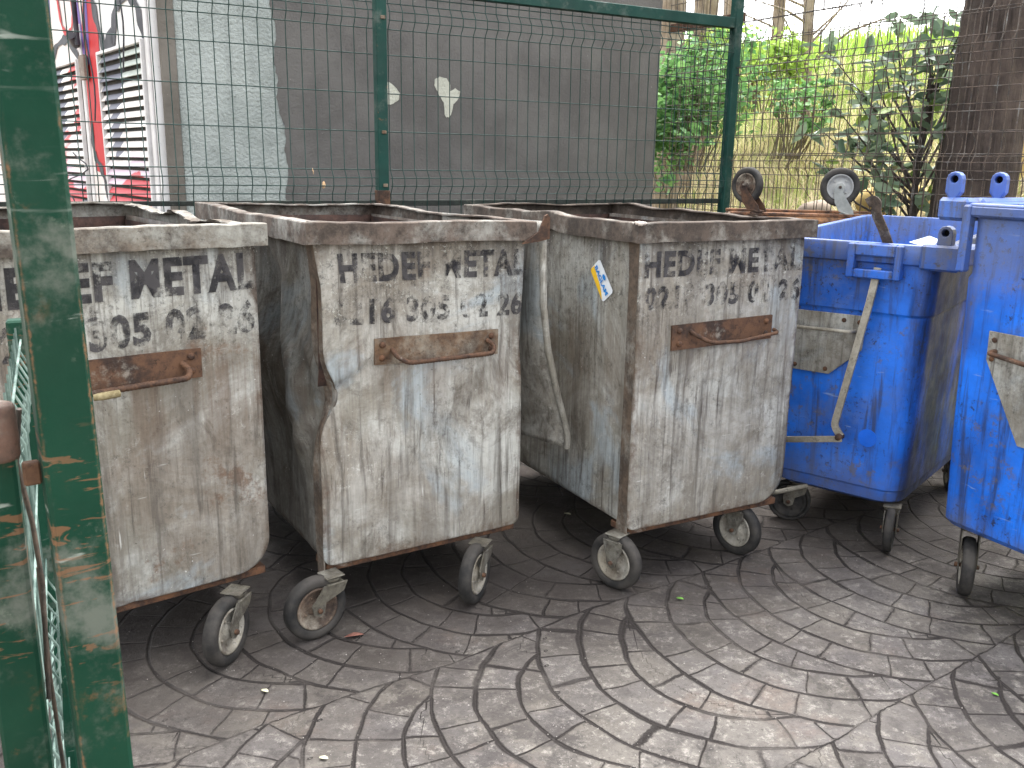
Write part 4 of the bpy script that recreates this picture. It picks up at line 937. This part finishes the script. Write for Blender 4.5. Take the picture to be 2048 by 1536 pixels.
def pavement():
    x0, x1, y0, y1, h = -2.9, 3.6, .6, 6.2, .0095
    xs = np.arange(x0, x1, h); ys = np.arange(y0, y1, h); X, Y = np.meshgrid(xs, ys); nx, ny = len(xs), len(ys)
    dist, hsh, ring, sr, stn, edge, se = fan_field(X, Y)
    und = snoise(301, .004, 3, 6)(X, Y, 0)
    Z = und
    v = np.stack([X.ravel(), Y.ravel(), Z.ravel()], 1).astype(np.float32)
    idx = np.arange(nx*ny).reshape(ny, nx); q = np.stack([idx[:-1, :-1], idx[:-1, 1:], idx[1:, 1:], idx[1:, :-1]], -1).reshape(-1, 4)
    me = bpy.data.meshes.new('pavement'); me.vertices.add(len(v)); me.vertices.foreach_set('co', v.ravel())
    me.loops.add(q.size); me.loops.foreach_set('vertex_index', q.ravel().astype(np.int32)); me.polygons.add(len(q))
    me.polygons.foreach_set('loop_start', np.arange(0, q.size, 4, dtype=np.int32)); me.polygons.foreach_set('use_smooth', np.ones(len(q), bool)); me.update()
    for nm, arr in (('sr', sr), ('st', stn), ('ce', edge), ('se', se), ('hs', hsh), ('rg', ring)):
        a = me.attributes.new(nm, 'FLOAT', 'POINT'); a.data.foreach_set('value', arr.ravel().astype(np.float32))
    m = M('stamped concrete'); ab = lambda nm: m.ma('ABSOLUTE', m.attr(nm)); gd = m.ma('MINIMUM', m.ma('MINIMUM', ab('sr'), m.ma('MINIMUM', ab('se'), m.ma('ADD', ab('ce'), .0035))), m.ma('ADD', ab('st'), .0015)); hs_ = m.attr('hs'); rgg = m.attr('rg')
    c = m.mx(m.rg(m.noise(1.6, 7, .65), .36, .64), (.08, .071, .063), (.15, .136, .119))
    c = m.mx(m.rg(hs_, 0, 1, 0, .55), c, (.13, .12, .12))
    c = m.mx(m.rg(m.noise(5, 7, .7), .5, .68, 0, .6), c, (.21, .19, .16))
    c = m.mx(m.rg(m.noise(3.3, 6, .7), .52, .68, 0, .6), c, (.12, .11, .11))
    c = m.mx(m.rg(m.noise(2.2, 6, .7), .55, .68, 0, .45), c, (.17, .122, .098))
    c = m.mx(m.rg(m.noise(38, 9, .85), .48, .6, 0, .6), c, (.07, .062, .057)); c = m.mx(m.rg(m.noise(26, 9, .9), .52, .6, 0, .6), c, (.36, .335, .3))
    c = m.mx(m.ma('MULTIPLY', m.rg(m.noise(3.5, 9, .8), .48, .56, 0, .8), m.rg(m.noise(1.2, 4), .42, .56)), c, (.05, .044, .042))
    c = m.mx(m.rg(m.noise(110, 3, .7), .62, .7, 0, .85), c, (.035, .032, .03))
    c = m.mx(m.rg(m.noise(140, 3, .7), .68, .76, 0, .6), c, (.45, .43, .4))
    # soaked-in grime and drips along the bins, plus painted shade toward and under them
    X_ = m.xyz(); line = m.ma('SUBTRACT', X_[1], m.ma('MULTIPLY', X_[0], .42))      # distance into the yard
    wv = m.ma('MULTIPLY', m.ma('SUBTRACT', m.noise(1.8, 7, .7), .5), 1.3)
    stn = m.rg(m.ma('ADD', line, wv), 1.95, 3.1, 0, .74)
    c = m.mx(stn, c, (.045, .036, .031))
    c = m.mx(m.ma('MULTIPLY', m.rg(m.noise(2.7, 7, .75), .54, .64, 0, .7), m.rg(m.noise(.9, 3), .4, .55)), c, (.085, .075, .07))
    gz = m.ma('MULTIPLY', m.rg(m.noise(1.5, 8, .75, dist=1.2), .55, .61, 0, .6), m.rg(m.noise(6, 8, .8), .4, .6, .3, 1.)); c = m.mx(gz, c, (.03, .026, .024))
    # joints: dark, some nearly filled
    wd = m.ma('MULTIPLY', m.rg(m.noise(2.4, 5, .65), .38, .64, .55, 1.25), m.ma('ADD', .0050, m.ma('MULTIPLY', rgg, .0022)))
    dx_ = m.ma('SUBTRACT', X_[0], .27); dy_ = m.ma('SUBTRACT', X_[1], 2.36); rr_ = m.ma('SQRT', m.ma('ADD', m.ma('MULTIPLY', dx_, dx_), m.ma('MULTIPLY', dy_, dy_)))
    wd = m.ma('MULTIPLY', wd, m.rg(rr_, .6, .3, 1., 1.3))
    jd = m.ma('MAXIMUM', m.ma('ADD', gd, m.ma('MULTIPLY', m.ma('SUBTRACT', m.noise(70, 5, .75), .5), .009)), 0)
    jm = m.rg(m.ma('DIVIDE', jd, wd), 1.3, .7, 0, 1)
    jm = m.ma('MULTIPLY', jm, m.rg(m.noise(3.6, 4, .6), .34, .52, .35, 1.))
    c = m.mx(jm, c, (.010, .008, .008))
    c = m.mx(m.rg(gd, .02, .004, 0, .22), c, (.1, .085, .075))
    hgt = m.ma('ADD', m.ma('MULTIPLY', m.rg(jd, 0, .008), .9), m.ma('ADD', m.ma('MULTIPLY', m.noise(55, 8, .75), .5), m.ma('MULTIPLY', m.noise(9, 5, .6), .6)))
    m.bump(hgt, .8, .010)
    me.materials.append(m.fin(c, m.rg(m.noise(4, 5), .35, .65, .55, .9)))
    o = bpy.data.objects.new('pavement', me); COL.objects.link(o); tag(o, kind='structure')
pavement()
m = MB(); m.add([(-60, -60, -.03), (60, -60, -.03), (60, 80, -.03), (-60, 80, -.03)], [(0, 1, 2, 3)])
tag(m.build('ground', plain('bare ground', (.2, .17, .13), (.32, .28, .21), 1.5, .95, .5)), kind='structure')
# loose grit, one scatter of tiny crumbs
m = MB()
for i in range(900):
    x, y = random.uniform(-1.6, 2.2), random.uniform(1.7, 3.6)
    if i % 3 == 0: x, y = random.gauss(.35, .22), random.gauss(2.05, .16)
    if i % 7 == 1: x, y = random.gauss(-.45, .3), random.gauss(2.3, .2)
    r = random.uniform(.0008, .0024); p = Vector((x, y, .004)); a = random.uniform(0, 6)
    m.add([p+Vector((r*1.4*cos(a), r*1.4*sin(a), 0)), p+Vector((r*cos(a+2), r*sin(a+2), 0)), p+Vector((r*cos(a+4), r*sin(a+4), 0)), p+Vector((0, 0, r*1.3))], [(0, 1, 3), (1, 2, 3), (2, 0, 3)])
gr = m.build('grit', plain('grit', (.05, .045, .04), (.5, .46, .42), 25, .8)); tag(gr, 'fine grit and crumbs scattered over the stamped paving', 'grit', kind='stuff')
M_cream = plain('cream petal', (.6, .58, .38), (.75, .72, .52), 40, .7); M_gleaf = plain('green bit', (.1, .3, .04), (.2, .42, .08), 40, .6); M_redbit = plain('reddish wrapper', (.24, .1, .08), (.34, .16, .12), 40, .7)
strayleaf('fallen_leaf', (-.462, 1.992, .006), .024, (0, 0, 1.4), M_cream, 'pale yellow leaf on the paving at the bottom edge, below the dented bin')
strayleaf('fallen_leaf', (-.691, 2.285, .006), .026, (0, 0, 1.1), M_cream, 'cream leaf on the paving between the front wheels of the two left bins')
strayleaf('fallen_leaf', (.603, 2.892, .006), .026, (0, 0, 1.2), M_gleaf, 'small green leaf on the paving before the front wheels of the stickered bin')
strayleaf('fallen_leaf', (1.419, 2.33, .006), .02, (0, 0, .7), M_gleaf, 'tiny green leaf on the paving in front of the brighter blue bin')
strayleaf('wrapper', (-.49, 2.60, .006), .06, (0, .2, 1.9), M_redbit, 'crumpled reddish scrap of wrapper beside the left wheel of the dented bin', 'litter')
strayleaf('fallen_leaf', (.251, 3.663, .006), .03, (0, 0, 1.2), M_cream, 'white scrap on dark ground between the dented bin and the stickered bin')

# ------------------------------------------------------------ bank, plants, trees beyond the fence
bn1 = snoise(401, .16, 1.2, 7); bn2 = snoise(402, .05, 4, 7)
nbx, nby = .84, .545   # uphill direction
def bank_h(x, y):
    d = (x-CB.x)*nbx+(y-CB.y)*nby-.3 if False else None
    dd = (np.asarray(x)-CB.x)*float(NB.x)+(np.asarray(y)-CB.y)*float(NB.y)      # distance beyond the right-hand fence
    t = np.clip((dd-.35)/4.9, 0, 1); h = 2.85*(t*t*(3-2*t))**.85
    return h+bn1(x, y, 0)*np.clip(dd/2, 0, 1)+bn2(x, y, 0)*np.clip(dd, 0, 1)-.03, dd
def bank():
    m = MB(); n1, n2 = 90, 70; vs = []
    for i in range(n1+1):
        s_ = -9+18*i/n1
        for j in range(n2+1):
            d_ = .12+ (24*(j/n2)**1.6); p = CB+TB*s_+NB*d_; hh, _ = bank_h(p.x, p.y); edge = 0
            vs.append((p.x, p.y, float(hh)))
    m.add(vs, [(i*(n2+1)+j, i*(n2+1)+j+1, (i+1)*(n2+1)+j+1, (i+1)*(n2+1)+j) for i in range(n1) for j in range(n2)], True)
    mm = M('bank soil'); mm.tone = 1; c = mm.mx(mm.rg(mm.noise(2.5, 7, .7), .4, .62), (.3, .25, .15), (.5, .42, .27)); z = mm.xyz()[2]
    z = mm.ma('ADD', z, mm.ma('MULTIPLY', mm.noise(1.6, 5), .9)); c = mm.mx(mm.rg(z, 1.7, 2.6), c, (.24, .33, .07))
    c = mm.mx(mm.rg(mm.noise(7, 6, .75), .55, .68, 0, .6), c, (.1, .09, .05)); mm.bump(mm.noise(14, 8, .8), .9, .05)
    o = m.build('bank', mm.fin(c, .95)); tag(o, kind='structure')
bank()
def mesh_np(name, V, Fq, mat, rnd=None, parent=None, nv=None):
    me = bpy.data.meshes.new(name); V = V.astype(np.float32); me.vertices.add(len(V)); me.vertices.foreach_set('co', V.ravel()); k = Fq.shape[1]
    me.loops.add(Fq.size); me.loops.foreach_set('vertex_index', Fq.ravel().astype(np.int32)); me.polygons.add(len(Fq)); me.polygons.foreach_set('loop_start', np.arange(0, Fq.size, k, dtype=np.int32)); me.update()
    if rnd is not None: a = me.attributes.new('rnd', 'FLOAT', 'POINT'); a.data.foreach_set('value', rnd.astype(np.float32))
    me.materials.append(mat); o = bpy.data.objects.new(name, me); COL.objects.link(o)
    if parent: o.parent = parent
    return o
def leaves(name, C, size, mat, parent=None, asp=.5, up=.3, seed=0, droop=0.):
    r = np.random.default_rng(seed); n = len(C); d = r.normal(0, 1, (n, 3)); d[:, 2] = d[:, 2]*.5-droop; d /= np.linalg.norm(d, axis=1)[:, None]
    nn = r.normal(0, 1, (n, 3)); nn[:, 2] = np.abs(nn[:, 2])+up; nn -= (nn*d).sum(1)[:, None]*d; nn /= np.linalg.norm(nn, axis=1)[:, None]; s_ = np.cross(nn, d)
    sz = size*r.uniform(.6, 1.25, n)[:, None]
    pts = [(-.5, 0, 0), (-.22, .42, .08), (.15, .46, .09), (.55, 0, -.06), (.15, -.46, .09), (-.22, -.42, .08)]
    V = np.stack([C+d*a*sz+s_*b*sz*asp+nn*c*sz for a, b, c in pts], 1).reshape(-1, 3)
    base = (np.arange(n)*6)[:, None]; Fq = np.concatenate([base+np.array([0, 1, 2, 3]), base+np.array([0, 3, 4, 5])], 1).reshape(-1, 4)
    return mesh_np(name, V, Fq, mat, np.repeat(r.random(n), 6), parent)
def blades(name, C, L, mat, seed, lean=.6, wd=.006, N_=None):
    r = np.random.default_rng(seed); n = len(C); a = r.uniform(0, 2*pi, n); l = L*r.uniform(.5, 1.3, n); ln = r.uniform(.1, 1, n)*lean
    dx = np.cos(a)*ln; dy = np.sin(a)*ln; px, py = -np.sin(a), np.cos(a); V = []
    for t, w_ in ((0, 1), (.5, .8), (1, .15)):
        x = C[:, 0]+dx*l*t**1.6; y = C[:, 1]+dy*l*t**1.6; z = C[:, 2]+l*(t-.35*ln*t*t)
        for q in (-1, 1): V.append(np.stack([x+px*wd*w_*q, y+py*wd*w_*q, z], 1))
    V = np.stack(V, 1).reshape(-1, 3); base = (np.arange(n)*6)[:, None]; Fq = np.concatenate([base+np.array([0, 1, 3, 2]), base+np.array([2, 3, 5, 4])], 1).reshape(-1, 4)
    return mesh_np(name, V, Fq, mat, np.repeat(r.random(n), 6))
def onbank(n, s0, s1, d0, d1, seed, clump=0.):
    r = np.random.default_rng(seed); s_ = r.uniform(s0, s1, n); d_ = r.uniform(d0, d1, n)
    if clump:
        k = max(1, n//45); cs_ = r.uniform(s0, s1, k); cd = r.uniform(d0, d1, k); i = r.integers(0, k, n); s_ = cs_[i]+r.normal(0, clump, n); d_ = np.abs(cd[i]+r.normal(0, clump, n))+.1
    x = CB.x+TB.x*s_+NB.x*d_; y = CB.y+TB.y*s_+NB.y*d_; h, _ = bank_h(x, y); return np.stack([x, y, h-.01], 1)
L_straw = leafmat('straw', (.42, .35, .18), (.8, .72, .45), .3, .7); L_green = leafmat('grass green', (.16, .3, .03), (.38, .55, .09), .45, .6); L_mid = leafmat('grass mid', (.18, .26, .06), (.42, .48, .16), .4, .6)
g = blades('dry_grass', onbank(15000, -4, 4, .3, 4.2, 5, .16), .3, L_straw, 1, 1.8, .0042); tag(g, 'dry straw-coloured grass over the lower bank', 'dry grass', kind='stuff')
g = blades('mixed_grass', onbank(9000, -5, 5, .8, 5, 6, .2), .22, L_mid, 2, .8, .0045); tag(g, 'thin yellowish green grass mixed into the bank', 'grass', kind='stuff')
g = blades('green_grass', np.concatenate([onbank(22000, -8, 7, 3.6, 9, 7), onbank(1500, -1, 4, .15, .8, 8, .12)]), .22, L_green, 3, .6, .008); tag(g, 'bright green grass along the top and the foot of the bank', 'grass', kind='stuff')
L_nettle = leafmat('herb leaf', (.035, .13, .04), (.2, .38, .12), .35, .55); L_nettle2 = leafmat('lime leaf', (.18, .32, .04), (.4, .55, .12), .45, .55)
def bush(label, px_list, seed, mat, size, n, stems=True, cat='bush', asp=.8, group=None):
    t = thing('bush', label, cat, tuple(px_list[0][0]), 0, group); org = Vector(px_list[0][0]); r = np.random.default_rng(seed); Cs = []
    for (c, rad) in px_list:
        k = int(n*rad[0]*rad[1]/sum(q[1][0]*q[1][1] for q in px_list))
        cl = r.normal(0, .42, (max(6, k//22), 3)); idx = r.integers(0, len(cl), k)
        p = cl[idx]+r.normal(0, .16, (k, 3)); Cs.append(np.array(c)[None]-np.array(org)+p*np.array([rad[0], rad[0], rad[1]]))
    C = np.concatenate(Cs); leaves('foliage', C, size, mat, t, asp, .5, seed)
    m = MB()
    for i in range(26):
        q = C[r.integers(0, len(C))]; b0 = Vector((q[0]*.5+r.normal(0, .05), q[1]*.5, min(q[2]-.3, -.5))); m.tube([b0, b0.lerp(Vector(q), .6)+Vector((.03, .02, 0)), Vector(q)], [.006, .005, .003], 5, cap=False)
    m.build('stems', plain('stem', (.12, .1, .06), (.22, .19, .1), 20), t); return t
def at(px, py, Y):
    d = F+RX*((px-1024)/FOC)-UP*((py-768)/FOC); k = Y/d.y; return (d.x*k, Y, HC+d.z*k)
bush('leafy dark green bush at the right end of the grey wall, seen through the fence', [(at(1370, 215, 7.6), (.42, .42)), (at(1340, 260, 7.4), (.3, .4)), (at(1420, 160, 8.0), (.5, .35)), (at(1345, 180, 7.7), (.3, .3))], 11, L_nettle, .062, 3800)
bush('lime green herbs topping the bank just right of the green corner post', [(at(1530, 115, 9.2), (.45, .25)), (at(1420, 100, 9.4), (.5, .25)), (at(1590, 110, 9.0), (.25, .22))], 12, L_nettle2, .06, 1900)
bush('mid green weeds half way up the bank beyond the second fence', [(at(1570, 190, 7.6), (.28, .16)), (at(1620, 215, 7.2), (.2, .2))], 13, L_nettle, .055, 420)
# shrub with large dull leaves
L_sh = leafmat('shrub leaf', (.04, .085, .05), (.2, .27, .17), .3, .42, .5); L_sh2 = leafmat('young shrub leaf', (.12, .2, .03), (.26, .36, .07), .4, .45)
def shrub():
    base = Vector(at(1822, 470, 5.35)); base.z = .5; t = thing('broadleaf_shrub', 'tall shrub with large dark leaves in front of the thick trunk, behind the right-hand fence', 'shrub', base)
    m = MB(); r = random.Random(5); C = []; nrm = np.random.default_rng(3)
    tips = [(1650, 95), (1700, 170), (1660, 200), (1690, 260), (1650, 330), (1740, 120), (1760, 60), (1790, 20), (1850, 15), (1900, 30), (1880, 90), (1940, 20), (1800, 140), (1770, 220), (1730, 300), (1820, 260), (1860, 180), (1900, 230), (1930, 130), (1850, 330), (1790, 320), (1890, 290), (1700, 340), (1930, 60), (1830, 80), (1910, 180), (1960, 90), (1720, 230), (1860, 40), (1780, 380), (1890, 360), (1750, 180), (1620, 240)]
    for i, (px, py) in enumerate(tips):
        e_ = Vector(at(px, py, 5.35+r.uniform(-.3, .3)))-base; st = Vector((0, 0, max(.1, e_.z*.35))); mid = st.lerp(e_, .55)+Vector((r.uniform(-.05, .05), 0, .06))
        st = Vector((0, 0, min(1.45, max(.35, e_.z*.62)))); mid = st.lerp(e_, .55)+Vector((r.uniform(-.05, .05), 0, -.04)); P_ = [st, mid, e_]; m.tube(P_, [.009, .006, .002], 6, cap=False)
        for k_ in range(12):
            a = r.uniform(.05, 1.02); p = mid.lerp(e_, a)
            C.append(p+Vector((r.gauss(0, .05), r.gauss(0, .05), r.gauss(0, .035))))
    m.tube([(0, 0, -.6), (.01, 0, .5), (-.01, .01, .95), (0, 0, 1.5)], [.030, .026, .018, .009], 8); m.build('trunk', plain('shrub bark', (.06, .05, .045), (.12, .1, .085), 20), t)
    C = np.array([c[:] for c in C]); k_ = nrm.random(len(C)) < .84
    leaves('foliage', C[k_], .125, L_sh, t, .46, .2, 21, .15); leaves('young_leaves', C[~k_], .10, L_sh2, t, .5, .2, 22, .1)
shrub()
# thick trunk at the right
def bark(name, c1, c2, c3, seed):
    m = M(name); m.k = seed; c = m.mx(m.rg(m.noise(3, 6, .65), .4, .6), c1, c2); c = m.mx(m.rg(m.noise(1, 6, .65, sc=(30, 30, 4)), .5, .66, 0, .7), c, c3)
    m.bump(m.ma('ADD', m.noise(1, 7, .7, sc=(28, 28, 5)), m.noise(6, 4)), .8, .02); return m.fin(c, .9)
M_bark = bark('brown bark', (.065, .05, .042), (.115, .088, .072), (.03, .024, .02), 5); M_bark2 = bark('pale bark', (.26, .2, .14), (.4, .33, .25), (.12, .09, .07), 9)
def tree(name, label, base, pts, rads, mat, group=None, twigs=0, seed=0, crown=None):
    t = thing(name, label, 'tree', base, 0, group); m = MB(); r = random.Random(seed)
    nn = snoise(seed+500, .06, 9, 6); P_ = []; Rr = []
    for i in range(len(pts)-1):
        for k_ in range(10): a = k_/10; P_.append(Vector(pts[i]).lerp(Vector(pts[i+1]), a)); Rr.append(rads[i]+(rads[i+1]-rads[i])*a)
    P_.append(Vector(pts[-1])); Rr.append(rads[-1]); Rr = [q*(1+float(nn(i*.3, 0, 0))) for i, q in enumerate(Rr)]
    m.tube(P_, Rr, 48); n2_ = snoise(seed+77, .07, 5, 8)
    m.v = [tuple(Vector((P_[min(i//48, len(P_)-1)].x, P_[min(i//48, len(P_)-1)].y, v[2])).lerp(Vector(v), 1+float(n2_(i % 48*.9, v[2]*.5, 0))+.05*float(np.sin((i % 48)*1.6+v[2]*1.5)))) if i < 48*len(P_) else v for i, v in enumerate(m.v)]; m.build('trunk', mat, t)
    if twigs:
        m = MB()
        for i in range(twigs):
            p = P_[r.randrange(len(P_)//3, len(P_))]; d = Vector((r.uniform(-1, 1), r.uniform(-.6, .6), r.uniform(.2, 1.1))).normalized(); Q = [p]
            for k_ in range(5): d = (d+Vector((r.gauss(0, .2), r.gauss(0, .2), r.gauss(.05, .15)))).normalized(); Q.append(Q[-1]+d*r.uniform(.12, .3))
            m.tube(Q, [.016, .012, .009, .006, .004, .002], 5, cap=False)
        m.build('branches', mat, t)
    return t
tree('tree', 'thick dark brown tree trunk at the right edge beyond the fence', (2.52, 5.05, 0), [(-.03, 0, -.1), (-.01, 0, 1.2), (.0, 0, 1.7), (.02, .02, 2.4), (.04, .04, 4.2)], [.24, .205, .19, .185, .19], M_bark, twigs=0, seed=1)
def thin(px0, px1, Y, w_, label, seed, tw=4, mat=None):
    b = Vector(at(px0, 150, Y)); e_ = Vector(at(px1, -30, Y)); b0 = Vector((b.x, b.y, float(bank_h(b.x, b.y)[0])-.1)); dr = (e_-b0); top = b0+dr*1.8
    tree('tree', label, b0, [(0, 0, 0), tuple(dr*.5), tuple(dr), tuple(dr*1.8)], [w_*1.15, w_, w_*.9, w_*.6], mat or M_bark2, 'trees along the top of the bank', tw, seed)
thin(1345, 1350, 8.6, .11, 'pale ridged trunk against the right end of the grey wall, leftmost on the bank', 31, 3)
thin(1378, 1408, 9.4, .07, 'slanting brown trunk left of the green corner post, second on the bank', 32, 3)
thin(1398, 1425, 9.9, .09, 'leaning pale trunk just left of the green corner post', 33, 4)
thin(1462, 1464, 11, .09, 'trunk half hidden behind the green corner post', 34, 3)
thin(1550, 1562, 10.5, .065, 'bare pale trunk standing alone against the white sky right of the corner post', 35, 3)
thin(1616, 1620, 9.4, .055, 'thin reddish bare tree with a low side branch reaching right over the bank', 36, 12)
m = MB()
# long bare branch sweeping right, part of the thin tree, built as its own fallen limb on the bank
P_ = [Vector(at(*q)) for q in ((1622, 130, 9.35), (1650, 100, 9.2), (1700, 62, 9.0), (1760, 40, 8.8), (1820, 30, 8.7))]
m.tube(P_, [.018, .015, .012, .008, .004], 6); lb = m.build('low_branch', M_bark2)
for o_ in list(COL.objects):
    if o_.get('label', '').startswith('thin reddish'): lb.parent = o_; lb.location = -o_.location
# stones at the foot of the bank
def rock(label, c, s3, seed, mat):
    m = MB(); n1 = snoise(seed, .22, 2.4, 7); vs = []; fs = []; A_, B_ = 22, 14
    for j in range(B_+1):
        for i in range(A_):
            th = pi*j/B_; ph = 2*pi*i/A_; d = Vector((sin(th)*cos(ph), sin(th)*sin(ph), cos(th))); k_ = 1+float(n1(d.x, d.y, d.z)); vs.append((d.x*k_*s3[0], d.y*k_*s3[1], d.z*k_*s3[2]))
    for j in range(B_):
        for i in range(A_): fs.append((j*A_+i, j*A_+(i+1) % A_, (j+1)*A_+(i+1) % A_, (j+1)*A_+i))
    m.add(vs, fs, True); o = m.build('rock', mat); o.location = c; tag(o, label, 'rock')
M_ochre = plain('ochre stone', (.5, .34, .12), (.66, .5, .22), 6, .9, .5, 3); M_gst = plain('grey brown stone', (.28, .22, .17), (.42, .35, .28), 6, .9, .5, 4)
rock('ochre yellow stone behind the casters of the upturned bin', at(1752, 405, 5.75), (.13, .1, .09), 71, M_ochre)
rock('grey-brown rounded stone between the two upturned casters', at(1632, 425, 5.9), (.11, .1, .08), 72, M_gst)
rock('small orange-yellow stone between shrub stem and thick trunk', at(1838, 395, 6.0), (.07, .07, .07), 73, M_ochre)
# ochre wall glimpsed right of the trunk
m = MB(); c = at(2100, 330, 7.0); m.box((c[0]-.33, 6.9, 0), (c[0]+1.6, 7.2, 1.95), None, .01); m.box((c[0]-.36, 6.88, 1.951), (c[0]+1.62, 7.22, 2.0), None, .01)
tag(m.build('ochre_wall', plain('ochre paint', (.48, .34, .12), (.58, .42, .18), 4, .8)), 'ochre yellow wall glimpsed at the far right behind the thick trunk', 'wall')
# twigs scattered in the bank
m = MB(); r = random.Random(9)
for i in range(120):
    q = onbank(1, -3, 3.5, .3, 3.8, 1000+i)[0]; d = Vector((r.gauss(0, 1), r.gauss(0, 1), r.uniform(0, .6))).normalized(); L_ = r.uniform(.2, .6); p = Vector(q); m.tube([p, p+d*L_*.5+Vector((0, 0, .03)), p+d*L_], [.005, .004, .002], 4, cap=False)
tag(m.build('dead_twigs', plain('twig', (.2, .15, .1), (.4, .33, .24), 20)), 'dead twigs and stalks littering the bank', 'twigs', kind='stuff')
